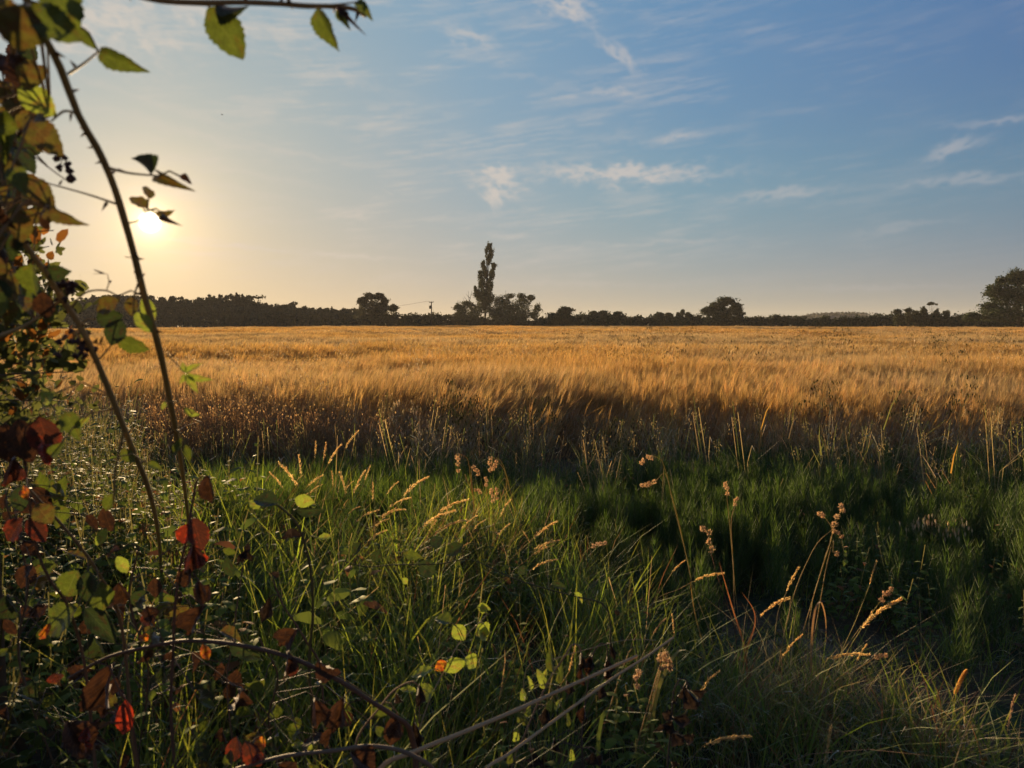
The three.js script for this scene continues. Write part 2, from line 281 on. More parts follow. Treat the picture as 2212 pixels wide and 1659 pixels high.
// ------------------------------------------------------------------ the barley
const cropEdge = (x) => -7.2 - .55 * sstep(-1, -5, x) - 1.1 * sstep(-2.5, -6, x) + .32 * (fbm(x * .9 + 4, 1.5, 3) - .5) * 2 + .25 * sstep(2, 5, x);
function barleyShape(n, half, seed, k) {               // k: coarseness 1 near .. 3 far
  const R = rng(seed), b = new Build(), awnN = [9, 5, 2][k - 1], awnW = [.0016, .0042, .016][k - 1], stemW = [.0042, .008, .02][k - 1];
  for (let i = 0; i < n; i++) {
    const x = (R() * 2 - 1) * half, z = (R() * 2 - 1) * half, h = .56 + R() * .14, lean = .02 + .10 * R(), lz = (R() - .5) * .10, t = R() * 6.28, side = V(Math.cos(t), 0, Math.sin(t));
    const straw = vary([.50, .335, .14], R, .28), ear = vary([.43, .27, .09], R, .24), awn = vary([.54, .35, .125], R, .24);
    const top = V(x + lean, h, z + lz), mid = V(x + lean * .3, h * .55, z + lz * .35);
    b.ribbon(k < 3 ? [V(x, 0, z), mid, top] : [V(x + lean * .2, .25, z), top], stemW, side, straw);
    if (k < 3) for (let q = 0; q < (k === 1 ? 2 : 1); q++) {
      const y = h * (.25 + .5 * R()), a = R() * 6.28, l = .09 + R() * .10, o = V(x + lean * y / h * .5, y, z), dx = Math.cos(a) * l, dz = Math.sin(a) * l;
      b.ribbon([o, V(o.x + dx * .5, y + l * .45, o.z + dz * .5), V(o.x + dx, y + l * (R() - .6) * .9, o.z + dz)], (u) => .009 * k * (1 - u * .97), V(-Math.sin(a), .2, Math.cos(a)), vary(R() < .25 ? [.34, .30, .10] : [.56, .41, .20], R, .2));
    }
    const tilt = .25 + (R() + R() - 1) * .75, ta = (R() - .5) * 2.2, dir = V(Math.sin(tilt) * Math.cos(ta), Math.cos(tilt), Math.sin(tilt) * Math.sin(ta)), el = .075 + R() * .03;
    const tipE = V(top.x + dir.x * el, top.y + dir.y * el, top.z + dir.z * el);
    if (k === 1) { b.ribbon([top, top.clone().lerp(tipE, .35), tipE], (u) => .011 * (1 - .8 * u), side, ear); b.ribbon([top, top.clone().lerp(tipE, .35), tipE], (u) => .011 * (1 - .8 * u), V(-side.z, 0, side.x), ear); } else if (k === 2) b.ribbon([top, tipE], .014, side, ear); else b.ribbon([top, tipE], .035, side, ear);
    for (let q = 0; q < awnN; q++) {
      const f = q / awnN, o = V(lerp(top.x, tipE.x, f), lerp(top.y, tipE.y, f), lerp(top.z, tipE.z, f)), l = .12 + R() * .06, sx = (R() - .5) * .42, sz = (R() - .5) * .42, sy = (R() - .5) * .2;
      const e = V(o.x + (dir.x + sx) * l, o.y + (dir.y + sy) * l, o.z + (dir.z + sz) * l), ws = V(Math.cos(q * 2.1 + t), 0, Math.sin(q * 2.1 + t));
      b.tri(V(o.x - ws.x * awnW, o.y, o.z - ws.z * awnW), V(o.x + ws.x * awnW, o.y, o.z + ws.z * awnW), e, awn);
    }
  }
  return b.geometry();
}
{
  const R = rng(5), near = [], mid = [], far = [], inView = (x, d, m) => Math.abs(x) < d * .74 + m;
  const put = (list, x, z, sc, k) => {
    const lift = fbm(x * .22 + 3, z * .22, 3), w = fbm(x * .5 + 30, z * .35 + 7, 2);
    list.push({ x, y: landHeight(x, z) - .01, z, turn: (R() - .5) * 1.3, sx: sc, sy: .95 + (lift - .5) * .62 + (R() - .5) * .22, tz: -(w - .42) * .8 - .06 + (R() - .5) * .16, tx: (lift - .5) * .22 });
  };
  for (let d = 6.4; d < 17; d += .19) for (let x = -d * .74 - 3; x < d * .74 + 3.5; x += .19) { const xx = x + (R() - .5) * .16, z = -d + (R() - .5) * .16; const edge = cropEdge(xx) - z; if (edge > (R() - .3) * .3 && R() < .30 + .70 * sstep(.1, 1.8, edge)) put(near, xx, z, 1); }
  for (let d = 16.8; d < 52; d += .46) for (let x = -d * .74 - 5; x < d * .74 + 7; x += .46) put(mid, x + (R() - .5) * .4, -d + (R() - .5) * .4, 1);
  const farEnd = (x, d) => { const px = 1106 + x / d * FOCAL; return px < 330 ? 196 : px < 760 ? lerp(196, 176, (px - 330) / 430) : px < 1500 ? 172 : px < 1900 ? lerp(172, 150, (px - 1500) / 400) : lerp(150, 112, clamp((px - 1900) / 300, 0, 1)); };
  for (let d = 51.5; d < 200; d += 1.1) for (let x = -d * .74 - 8; x < d * .74 + 16; x += 1.1) { if (d > farEnd(x, d)) continue; put(far, x + (R() - .5), -d + (R() - .5), 1); }
  const s1 = [1, 2, 3, 4, 5, 6].map((s) => barleyShape(13, .115, 100 + s, 1)), s2 = [1, 2, 3, 4, 5].map((s) => barleyShape(32, .28, 200 + s, 2)), s3 = [1, 2, 3, 4].map((s) => barleyShape(70, .72, 300 + s, 3));
  const tint = (r, d) => { const pale = sstep(.42, .66, fbm(d.x * .13 + 9, d.z * .09 + 4, 3)), patch = .80 + .42 * fbm(d.x * .45 + 2, d.z * .3, 3), l = (.74 + r() * .44) * patch; return [l * (1 + (r() - .5) * .06) * lerp(1.04, .95, pale), l * lerp(.98, 1.03, pale), l * (1 + (r() - .5) * .12) * lerp(.85, 1.35, pale)]; };
  stuff('barley_crop', 'ripe golden bearded barley at the front edge of the field', 'barley', s1, M.barley, near, tint, 1);
  stuff('barley_crop', 'golden barley across the middle of the field', 'barley', s2, M.barley, mid, tint, 2);
  stuff('barley_crop', 'pale golden barley reaching back to the trees and hedges', 'barley', s3, M.barley, far, tint, 3);
  console.log('barley', near.length, mid.length, far.length);
}

// ------------------------------------------------------------------ trees and hedges beyond the field
const toView1 = (x, y) => [x * .2864 + 115, y * .2864 + 605], toView2 = (x, y) => [x * .2343 + 720, y * .2343 + 489.6], toView3 = (x, y) => [x * .2604 + 1152, y * .2604 + 604.8], toView4 = (x, y) => [x * .2448 + 1670, y * .2448 + 547];
function placeOf(px, depth) { const p = at(px, HORIZON, depth); p.y = landHeight(p.x, p.z); return p; }
// lobes: [px, py, rx, ry, leaves] in view pixels at that distance; leaves are bent faces of a hand's to an arm's size
function tree(name, label, px, depth, lobes, { seed, leaf = 1, color = [.060, .072, .024], limbs = 6, trunkTop, group, trunkW = 1, bare = [] }) {
  const R = rng(seed), base = placeOf(px, depth), o = thing(name, label, 'tree', base, group), u = depth / FOCAL, w = new Build(), c = new Build();
  const W = (x, y) => at(x, y, depth).sub(base);
  const tops = lobes.map((l) => W(l[0], l[1])), bark = [.045, .034, .024];
  const high = trunkTop ? W(...trunkTop) : tops.reduce((a, b) => (b.y > a.y ? b : a)).clone();
  const tw = Math.max(.16, high.y * .035) * trunkW;
  w.tube([V(0, -.2, 0), V(high.x * .25, high.y * .35, 0), V(high.x * .6, high.y * .7, .1), high], (t) => tw * (1 - t * .85), 6, bark);
  const order = tops.map((_, i) => i).sort(() => R() - .5).slice(0, limbs);
  for (const i of order) { const e = tops[i], f = clamp(e.y / high.y * .55, .12, .7), s = V(high.x * f * .8, high.y * f, 0), m = s.clone().lerp(e, .55); m.y += e.y * .05; m.z += (R() - .5) * .6; w.tube([s, m, e], (t) => tw * .42 * (1 - t * .8), 4, bark); }
  for (const [x0, y0, x1, y1] of bare) { const a = W(x0, y0), e = W(x1, y1), m = a.clone().lerp(e, .5); m.x += (R() - .5) * .5; w.tube([a, m, e], (t) => .07 * (1 - t * .7), 4, [.10, .085, .07]); }
  part('trunk', w.geometry(), M.bark, o);
  lobes.forEach(([x, y, rx, ry, n]) => {
    const q = W(x, y), ax = rx * u, ay = ry * u, az = Math.max(ax, Math.min(ay, ax * 1.4)), clumps = Math.max(5, Math.round(n / 26)), cl = [];
    for (let k = 0; k < clumps; k++) { let a, b, d; do { a = R() * 2 - 1; b = R() * 2 - 1; d = R() * 2 - 1; } while (a * a + b * b + d * d > 1); const f = .45 + .5 * R(), len = Math.hypot(a, b, d) || 1, s = (k % 3 ? 1 : .6) * f / len * Math.min(1, len + .35); cl.push([a * s, b * s, d * s, .26 + .30 * R()]); }
    const inner = Math.round(n * .7), all = Math.round(n * 1.9) + inner;
    for (let k = 0; k < all; k++) {
      const m = cl[Math.floor(R() * clumps)], g = () => (R() + R() + R() - 1.5) * .9, deep = k < inner; let p;
      if (deep) { let a, b, d; do { a = R() * 2 - 1; b = R() * 2 - 1; d = R() * 2 - 1; } while (a * a + b * b + d * d > 1); p = V(q.x + a * ax * .74, q.y + b * ay * .74, q.z + d * az * .74); }
      else p = V(q.x + (m[0] + g() * m[3]) * ax, q.y + (m[1] + g() * m[3] * .8) * ay, q.z + (m[2] + g() * m[3]) * az);
      if (p.y < .1) p.y = .1 + R() * .4;
      const s = leaf * u * (deep ? 2.6 + 2.4 * R() : 1.1 + 2.0 * R()), t = V(R() - .5, R() - .5, R() - .5).normalize(), v = V(R() - .5, R() - .5, R() - .5).cross(t).normalize(), cc = vary(color, R, .35, .12);
      const A = V(p.x - t.x * s, p.y - t.y * s, p.z - t.z * s), C = V(p.x + t.x * s, p.y + t.y * s, p.z + t.z * s), B = V(p.x + v.x * s * .6, p.y + v.y * s * .6, p.z + v.z * s * .6), E = V(p.x - v.x * s * .5 + t.z * s * .2, p.y - v.y * s * .5 + t.x * s * .3, p.z - v.z * s * .5);
      c.tri(A, B, C, cc); c.tri(A, C, E, cc);
    }
  });
  part('crown', c.geometry(), M.crown, o);
  return o;
}
{
  const V2 = (l) => l.map(([x, y, rx, ry, n]) => [...toView2(x, y), rx * .2343, ry * .2343, n]), V3 = (l) => l.map(([x, y, rx, ry, n]) => [...toView3(x, y), rx * .2604, ry * .2604, n]), V4 = (l) => l.map(([x, y, rx, ry, n]) => [...toView4(x, y), rx * .2448, ry * .2448, n]);
  const line2 = (l) => l.map(([a, b, c, d]) => [...toView2(a, b), ...toView2(c, d)]);
  tree('poplar_tree', 'tall slender dark poplar rising above everything else on the skyline', toView2(1395, 900)[0], 178, V2([[1440, 185, 29.7, 50.4, 255], [1412, 220, 18.9, 52.8, 195], [1456, 255, 32.4, 66.0, 315], [1430, 305, 27.0, 72.0, 270], [1480, 365, 29.7, 45.6, 225], [1462, 440, 37.8, 72.0, 360], [1384, 355, 25.7, 66.0, 255], [1400, 425, 35.1, 81.6, 390], [1354, 445, 29.7, 55.2, 255], [1368, 520, 45.9, 79.2, 480], [1440, 540, 48.6, 93.6, 570], [1308, 575, 17.6, 48.0, 180], [1330, 625, 40.5, 69.6, 390], [1392, 640, 64.8, 96.0, 780], [1445, 655, 51.3, 72.0, 450], [1390, 740, 94.5, 84.0, 780]]), { seed: 41, leaf: .55, color: [.075, .082, .030], limbs: 14, trunkTop: toView2(1436, 200), trunkW: .42 });
  tree('oak_tree', 'broad round leafy oak standing alone beside the utility pole', toView2(370, 900)[0], 168, V2([[270, 690, 66, 58, 380], [335, 645, 62, 42, 340], [420, 640, 62, 42, 340], [472, 695, 50, 58, 330], [375, 752, 195, 95, 1300], [555, 752, 52, 44, 330], [360, 850, 170, 75, 1200], [520, 850, 80, 60, 350]]), { seed: 42, leaf: .72, color: [.068, .062, .026] });
  tree('willow_tree', 'small sparse willow with bare dead twigs on the near side of the poplar', toView2(1240, 900)[0], 176, V2([[1150, 740, 50, 36, 200], [1245, 715, 70, 46, 260], [1195, 830, 110, 85, 800], [1290, 870, 120, 60, 500], [1310, 790, 80, 110, 560], [1180, 760, 80, 50, 260]]), { seed: 43, leaf: .62, color: [.095, .098, .036], trunkW: .6, bare: line2([[1260, 720, 1244, 590], [1256, 690, 1280, 590], [1250, 720, 1204, 640], [1215, 740, 1195, 655], [1170, 740, 1140, 680], [1262, 660, 1225, 620]]) });
  tree('willow_tree', 'wide ragged willow with feathery top right beside the poplar', toView2(1640, 900)[0], 174, V2([[1560, 700, 110, 78, 620], [1735, 645, 60, 40, 200], [1825, 655, 52, 38, 170], [1760, 700, 110, 60, 380], [1650, 800, 240, 110, 2200], [1640, 870, 250, 70, 1200], [1880, 755, 42, 58, 200], [1500, 800, 90, 105, 620], [1620, 640, 60, 30, 150], [1850, 820, 60, 50, 260]]), { seed: 44, leaf: .6, color: [.082, .086, .032], limbs: 8, trunkW: .6, bare: line2([[1600, 690, 1590, 585], [1720, 690, 1712, 600], [1790, 700, 1850, 620]]) });
  tree('field_tree', 'domed dark tree in the hedge just past the ragged willow', toView3(230, 380)[0], 165, V3([[265, 252, 82, 40, 620], [190, 305, 95, 50, 520], [270, 320, 95, 55, 520]]), { seed: 45, leaf: .7, color: [.036, .048, .018] });
  tree('field_tree', 'twin topped dark tree in the hedge second past the ragged willow', toView3(530, 380)[0], 168, V3([[500, 278, 42, 30, 220], [575, 275, 50, 30, 260], [520, 325, 130, 55, 620]]), { seed: 46, leaf: .7, color: [.036, .048, .018] });
  tree('field_tree', 'small flat topped dark tree in the hedge beside the twin topped one', toView3(690, 380)[0], 168, V3([[700, 278, 52, 20, 180], [680, 320, 80, 50, 320]]), { seed: 47, leaf: .7, color: [.036, .048, .018] });
  tree('field_tree', 'pair of low blunt crowns in the hedge before the large oak', toView3(1080, 380)[0], 162, V3([[1045, 288, 52, 28, 220], [1125, 295, 50, 30, 220], [1080, 330, 100, 50, 420]]), { seed: 48, leaf: .7, color: [.048, .056, .022] });
  tree('field_tree', 'spiky topped dark tree right beside the large spreading oak', toView3(1230, 380)[0], 160, V3([[1205, 290, 30, 28, 140], [1240, 270, 26, 34, 140], [1280, 290, 28, 30, 140], [1240, 325, 80, 50, 360]]), { seed: 49, leaf: .66, color: [.05, .058, .022] });
  tree('oak_tree', 'large spreading dark oak standing in the hedge right of the middle', toView3(1560, 380)[0], 156, V3([[1600, 180, 95, 46, 560], [1520, 215, 85, 45, 420], [1450, 262, 85, 48, 420], [1680, 225, 62, 56, 360], [1700, 280, 60, 55, 320], [1570, 270, 150, 60, 720], [1560, 330, 200, 52, 800]]), { seed: 50, leaf: .74, color: [.034, .050, .017], limbs: 7 });
  tree('hedge_tree', 'thin lone tree with a tiny airy crown above the hedge', toView4(1390, 640)[0], 132, V4([[1400, 442, 34, 16, 60], [1440, 450, 14, 10, 16], [1372, 452, 18, 10, 20]]), { seed: 51, leaf: .6, color: [.05, .055, .025], trunkW: .35, limbs: 3 });
  [[1100, 520, 45, 34, 'rounded'], [1195, 510, 38, 36, 'loose'], [1260, 530, 40, 30, 'squat'], [1330, 510, 40, 36, 'light'], [1440, 530, 32, 34, 'narrow'], [1530, 535, 40, 36, 'ragged']].forEach(([x, y, rx, ry, look], i) => tree('hedge_tree', `${look} bush crown, ${['first', 'second', 'third', 'fourth', 'fifth', 'last'][i]} of six rising from the hedge before the big tree`, toView4(x, 640)[0], 130, V4([[x, y, rx, ry, 190], [x + 6, y + 60, rx * 1.4, 60, 320]]), { seed: 60 + i, leaf: .7, color: [.05, .058, .022] }));
  tree('oak_tree', 'big dark leafy tree closing the field at the picture edge', toView4(2170, 640)[0], 112, V4([[2150, 220, 120, 90, 900], [2010, 250, 60, 60, 320], [1950, 330, 95, 80, 620], [2080, 380, 200, 130, 1600], [1905, 470, 80, 50, 420], [2000, 540, 230, 90, 1200], [2300, 300, 200, 180, 900], [2300, 500, 200, 140, 700], [1760, 560, 90, 50, 420]]), { seed: 52, leaf: .85, color: [.036, .054, .017], limbs: 8 });
  // the wood on the left: every crown its own tree
  const tops = [[-330, 150], [-250, 160], [-170, 150], [-90, 155], [-20, 150], [60, 145], [130, 150], [210, 140], [290, 130], [370, 118], [440, 116], [510, 112], [580, 118], [660, 126], [740, 122], [810, 130], [870, 130], [960, 126], [1050, 138], [1130, 134], [1215, 122], [1290, 122], [1370, 114], [1440, 124], [1496, 126], [1560, 196], [1610, 178], [1665, 190], [1725, 188], [1780, 172], [1835, 204], [1890, 204], [1950, 206], [2020, 214], [2090, 214], [2160, 220], [2225, 214], [2290, 222]];
  tops.forEach(([x, y], i) => {
    const R = rng(900 + i), [px, py] = toView1(x, y), tall = y < 165, d = 196 - (px > 560 ? (px - 560) * .07 : 0), b = 712 - (px > 400 ? (px - 400) * .016 : 0), hh = b - py, w = tall ? 19 + R() * 8 : 15 + R() * 7, lob = [[px, py + hh * .2, w * .62, hh * .2, 170], [px - w * (.4 + .3 * R()), py + hh * (.16 + .2 * R()), w * .55, hh * .2, 170], [px + w * (.4 + .3 * R()), py + hh * (.16 + .2 * R()), w * .55, hh * .2, 170], [px, py + hh * .42, w * 1.2, hh * .3, 300], [px, py + hh * .72, w * 1.2, hh * .36, 300]]; for (let k = 0; k < 5; k++) lob.push([px + (R() - .5) * w * 2, py + 1 + R() * 6, 3 + 6 * R(), 2.5 + 3 * R(), 16]);
    if (i % 3 === 1) lob.push([px + (R() - .5) * w, py + 2, 2.2, 5, 22]);
    if (x > 1180 && x < 1520) for (let k = 0; k < 3; k++) lob.push([px + (R() - .5) * w * 1.6, py - 1 + R() * 4, 2.4, 5, 26]);
    const ord = ['first', 'second', 'third', 'fourth', 'fifth', 'sixth', 'seventh', 'eighth', 'ninth', 'tenth', 'eleventh', 'twelfth', 'thirteenth', 'fourteenth', 'fifteenth', 'sixteenth', 'seventeenth', 'eighteenth', 'nineteenth', 'twentieth', 'twenty-first', 'twenty-second', 'twenty-third', 'twenty-fourth', 'twenty-fifth'];
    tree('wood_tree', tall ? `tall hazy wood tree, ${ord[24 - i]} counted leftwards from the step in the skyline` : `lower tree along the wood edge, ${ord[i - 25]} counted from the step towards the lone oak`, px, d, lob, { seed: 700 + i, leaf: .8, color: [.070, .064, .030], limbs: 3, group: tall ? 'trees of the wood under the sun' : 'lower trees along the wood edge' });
  });
}
// hedges: long rows of dense bushes
function hedge(name, label, line, seed, color, perPx) {          // line: [px, top y, depth]
  const R = rng(seed), base = placeOf(line[0][0], line[0][2]), o = thing(name, label, 'hedge', base), c = new Build(), w = new Build();
  for (let k = 0; k < line.length - 1; k++) {
    const [x0, y0, d0] = line[k], [x1, y1, d1] = line[k + 1], n = Math.round(Math.abs(x1 - x0) * perPx);
    for (let i = 0; i < n; i++) {
      const t = R(), px = lerp(x0, x1, t), d = lerp(d0, d1, t), g = placeOf(px, d), topY = at(px, lerp(y0, y1, t), d).y + (fbm(px * .09, seed, 3) - .5) * 1.8 - g.y, inside = i % 3 === 0, f = inside ? R() * .86 : R() ** .65, y = Math.max(.15, topY * f * (1 + (R() - .5) * .12)), u = d / FOCAL;
      const p = V(g.x + (R() - .5) * 1.2, g.y + y, g.z - (R() - .5) * 3.4 * (1.1 - f * .6)).sub(base), s = u * (inside ? 3.2 + 3 * R() : 1.1 + 2.0 * R()), a = V(R() - .5, R() - .5, R() - .5).normalize(), v = V(R() - .5, R() - .5, R() - .5).cross(a).normalize(), cc = vary(color, R, .35, .12);
      c.tri(p.clone().addScaledVector(a, -s), p.clone().addScaledVector(v, s * .7), p.clone().addScaledVector(a, s), cc); c.tri(p.clone().addScaledVector(a, -s), p.clone().addScaledVector(a, s), p.clone().addScaledVector(v, -s * .6), cc);
      if (i % 60 === 0) w.tube([V(g.x, g.y - .1, g.z).sub(base), V(g.x + (R() - .5), g.y + topY * .5, g.z).sub(base), V(g.x + (R() - .5) * 1.4, g.y + topY * .85, g.z).sub(base)], (q) => .08 * (1 - q * .7), 4, [.045, .034, .024]);
    }
  }
  part('foliage', c.geometry(), M.crown, o); part('stems', w.geometry(), M.bark, o).userData.kind = 'stuff';
}
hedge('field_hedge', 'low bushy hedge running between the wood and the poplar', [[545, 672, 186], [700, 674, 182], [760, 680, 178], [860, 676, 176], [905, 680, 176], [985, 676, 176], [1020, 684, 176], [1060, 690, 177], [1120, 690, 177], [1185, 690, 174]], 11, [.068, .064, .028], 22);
hedge('field_hedge', 'dark clipped hedge stretching from the willow to the spreading oak', [[1150, 690, 172], [1200, 682, 170], [1290, 678, 170], [1350, 682, 168], [1420, 683, 166], [1490, 682, 162], [1520, 684, 160], [1570, 684, 159], [1620, 686, 157]], 12, [.034, .048, .018], 22);
hedge('field_hedge', 'dark hedge stretching from the spreading oak to the picture edge', [[1600, 685, 156], [1680, 684, 152], [1760, 686, 146], [1850, 682, 142], [1900, 680, 138], [1960, 676, 134], [2060, 682, 128], [2110, 684, 122], [2260, 680, 114]], 13, [.034, .048, .018], 22);
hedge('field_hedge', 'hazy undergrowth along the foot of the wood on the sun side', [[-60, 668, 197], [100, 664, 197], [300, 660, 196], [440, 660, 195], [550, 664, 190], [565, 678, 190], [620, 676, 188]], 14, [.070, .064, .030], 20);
// the wooded hill far off to the right
{
  const R = rng(31), base = placeOf(1700, 520), o = thing('wooded_hill', 'far bluish wooded hill showing above the hedge', 'hill', base), c = new Build(), g = new Build();
  const prof = [[1480, 690], [1600, 688], [1680, 685], [1720, 683], [1755, 678], [1800, 676], [1840, 677], [1865, 682], [1930, 684], [2050, 690]];
  for (let k = 0; k < prof.length - 1; k++) {
    const [x0, y0] = prof[k], [x1, y1] = prof[k + 1], P = (x, y) => at(x, y, 520).sub(base), a = P(x0, y0 + 1), b2 = P(x1, y1 + 1), a0 = a.clone(), b0 = b2.clone(); a0.y = b0.y = -3; a0.z += 60; b0.z += 60; const a1 = a.clone(), b1 = b2.clone(); a1.y = b1.y = -3; a1.z -= 140; b1.z -= 140;
    const cc = [.03, .04, .035]; g.tri(a0, b0, a, cc); g.tri(b0, b2, a, cc); g.tri(a, b2, a1, cc); g.tri(b2, b1, a1, cc);
    for (let i = 0; i < Math.abs(x1 - x0) * 7; i++) { const t = R(), p = P(lerp(x0, x1, t), lerp(y0, y1, t) + R() * 6 - 1.5 * noise2(lerp(x0, x1, t) * .22, 3)), s = .33 * (1.5 + 1.5 * R()), u = V(R() - .5, R() - .5, R() - .5).normalize(), v = V(R() - .5, R() - .5, R() - .5).cross(u).normalize(); p.z += R() * 36 - 3; c.tri(p.clone().addScaledVector(u, -s), p.clone().addScaledVector(v, s), p.clone().addScaledVector(u, s), vary(cc, R, .3)); }
  }
  part('slope', g.geometry(), M.bark, o); part('treetops', c.geometry(), M.crown, o);
}
// utility pole
{
  const d = 172, [px] = toView2(906, 900), base = placeOf(px, d), o = thing('utility_pole', 'wooden utility pole with crossarm and small transformer against the evening sky', 'pole', base), W = (x, y) => at(...toView2(x, y), d).sub(base), k = [.055, .045, .035];
  const top = W(906, 694); part('post', new Build().tube([V(0, -.3, 0), V(0, top.y * .5, 0), V(0, top.y, 0)], (t) => .15 - .04 * t, 8, k).geometry(), M.bark, o);
  const a = W(884, 698), b = W(926, 697); part('crossarm', new Build().tube([V(a.x, a.y, .12), V(b.x, b.y, .12)], .075, 4, k).geometry(), M.bark, o);
  for (const f of [.06, .5, .94]) part('insulator', new Build().spindle(V(lerp(a.x, b.x, f), a.y + .02, .12), V(lerp(a.x, b.x, f), a.y + .34, .12), .09, [.12, .10, .09], 6).geometry(), M.bark, o);
  const q = W(898, 743); part('transformer', new Build().tube([V(q.x, q.y - .38, .2), V(q.x, q.y + .38, .2)], .34, 8, [.07, .07, .07]).geometry(), M.bark, o);
  part('bracket', new Build().tube([V(q.x, q.y + .3, .2), V(0, q.y + .5, 0)], .06, 4, k).geometry(), M.bark, o);
  const e = W(360, 742); part('overhead_wire', new Build().tube([V(a.x, a.y + .3, .1), V(lerp(a.x, e.x, .5), lerp(a.y, e.y, .5) - .25, .1), V(e.x, e.y, .1)], .022, 4, k).geometry(), M.bark, o);
  const st = W(955, 810); part('stay_wire', new Build().tube([V(.05, top.y * .86, .1), V(st.x + .6, 0, .1)], .018, 4, k).geometry(), M.bark, o);
}
{ // a bird high over the field
  const p = at(480, 248, 60), o = thing('bird', 'tiny dark bird flying alone in the pale sky', 'bird', p), k = [.03, .028, .025];
  part('body', new Build().spindle(V(-.09, 0, 0), V(.10, .01, 0), .03, k, 6).geometry(), M.bark, o);
  for (const s of [-1, 1]) part('wing', new Build().ribbon([V(0, .01, 0), V(-.01, .06, s * .09), V(-.04, .03, s * .2)], (t) => .07 * (1 - t * .9), V(1, 0, 0), k).geometry(), M.bark, o);
}
scene.fog = new THREE.FogExp2(new THREE.Color().setRGB(1, .96, .90), .00022);   // thin evening haze
// ------------------------------------------------------------------ grass, horsetail and herbs of the margin
const pxOf = (x, d) => 1106 + x / d * FOCAL;
const GREEN = [[.175, .245, .024], [.245, .31, .030], [.12, .18, .022], [.31, .325, .045]], STRAW = [.40, .29, .13];
function grassShape(n, radius, height, seed, dryShare, wide = .0055, spread = .5) {
  const R = rng(seed), b = new Build();
  for (let i = 0; i < n; i++) {
    const a = R() * 6.28, q = Math.sqrt(R()) * radius, x = Math.cos(a) * q, z = Math.sin(a) * q, h = height * (.45 + .6 * R()), out = R() * 6.28, l = h * (.12 + spread * R()), sag = R() < .3 ? .45 * R() : .12 * R();
    const dx = Math.cos(out) * l + .06 * h, dz = Math.sin(out) * l, dry = R() < dryShare, c = dry ? vary(R() < .25 ? [.34, .14, .05] : STRAW, R, .25) : vary(GREEN[Math.floor(R() * 4)], R, .22), pts = [];
    for (let k = 0; k <= 4; k++) { const t = k / 4; pts.push(V(x + dx * t * t, h * (t - sag * t * t * t), z + dz * t * t)); }
    const w = wide * (.6 + .7 * R()) * (dry ? .8 : 1), s = V(-Math.sin(out), 0, Math.cos(out)).applyAxisAngle(V(0, 1, 0), (R() - .5) * 1.6);
    b.ribbon(pts, (t) => w * (t < .12 ? .55 + t * 3 : 1) * (1 - t ** 2.2), s, c);
  }
  return b.geometry();
}
function horsetailShape(plants, radius, height, seed) {
  const R = rng(seed), b = new Build();
  for (let i = 0; i < plants; i++) {
    const a = R() * 6.28, q = plants > 1 ? Math.sqrt(R()) * radius : 0, x = Math.cos(a) * q, z = Math.sin(a) * q, h = height * (.7 + .45 * R()), lx = (R() - .5) * .1 * h + .02, lz = (R() - .5) * .1 * h, c = vary([.082, .132, .019], R, .3), whorls = 8;
    b.ribbon([V(x, 0, z), V(x + lx * .4, h * .5, z + lz * .4), V(x + lx, h, z + lz)], (t) => .0032 * (1 - t * .8), V(1, 0, 0), c);
    for (let w = 0; w < whorls; w++) {
      const t = .16 + .8 * w / whorls, y = h * t, ox = x + lx * t, oz = z + lz * t, len = height * .40 * (1 - t * .62), n = 5;
      for (let k = 0; k < n; k++) { const an = k / n * 6.28 + R() * .6, up = .8 + .35 * R(), l = len * (.7 + .4 * R()), e = V(ox + Math.cos(an) * l * .42, y + l * up, oz + Math.sin(an) * l * .42), s = V(-Math.sin(an) * .0021, 0, Math.cos(an) * .0021); b.tri(V(ox - s.x, y, oz - s.z), V(ox + s.x, y, oz + s.z), e, c); }
    }
  }
  return b.geometry();
}
function herbShape(stems, radius, height, seed, leafLen, c0) {
  const R = rng(seed), b = new Build();
  for (let i = 0; i < stems; i++) {
    const a = R() * 6.28, q = Math.sqrt(R()) * radius, x = Math.cos(a) * q, z = Math.sin(a) * q, h = height * (.55 + .55 * R()), lx = (R() - .5) * .4 * h, lz = (R() - .5) * .4 * h;
    b.ribbon([V(x, 0, z), V(x + lx * .4, h * .55, z + lz * .4), V(x + lx, h, z + lz)], .003, V(.8, 0, .6), vary([.12, .11, .04], R));
    const n = 9 + Math.floor(R() * 5);
    for (let k = 0; k < n; k++) {
      const t = .2 + .8 * k / n, o = V(x + lx * t * t, h * t, z + lz * t * t), an = k * 2.4 + R(), l = leafLen * (.5 + .7 * R()) * (1.1 - t * .45), up = (R() - .35) * .9, f = V(Math.cos(an), up, Math.sin(an)).normalize(), s = V(-Math.sin(an), (R() - .5) * .8, Math.cos(an)).normalize(), c = vary(R() < .08 ? [.24, .11, .04] : c0, R, .3);
      b.ribbon([o, o.clone().addScaledVector(f, l * .35).add(V(0, l * .06, 0)), o.clone().addScaledVector(f, l * .7), o.clone().addScaledVector(f, l).add(V(0, -l * .2, 0))], (u) => l * .52 * Math.sin(Math.min(1, u * 1.15 + .12) * Math.PI * .94) ** .8 * (u > .98 ? 0 : 1), s, c);
    }
  }
  return b.geometry();
}
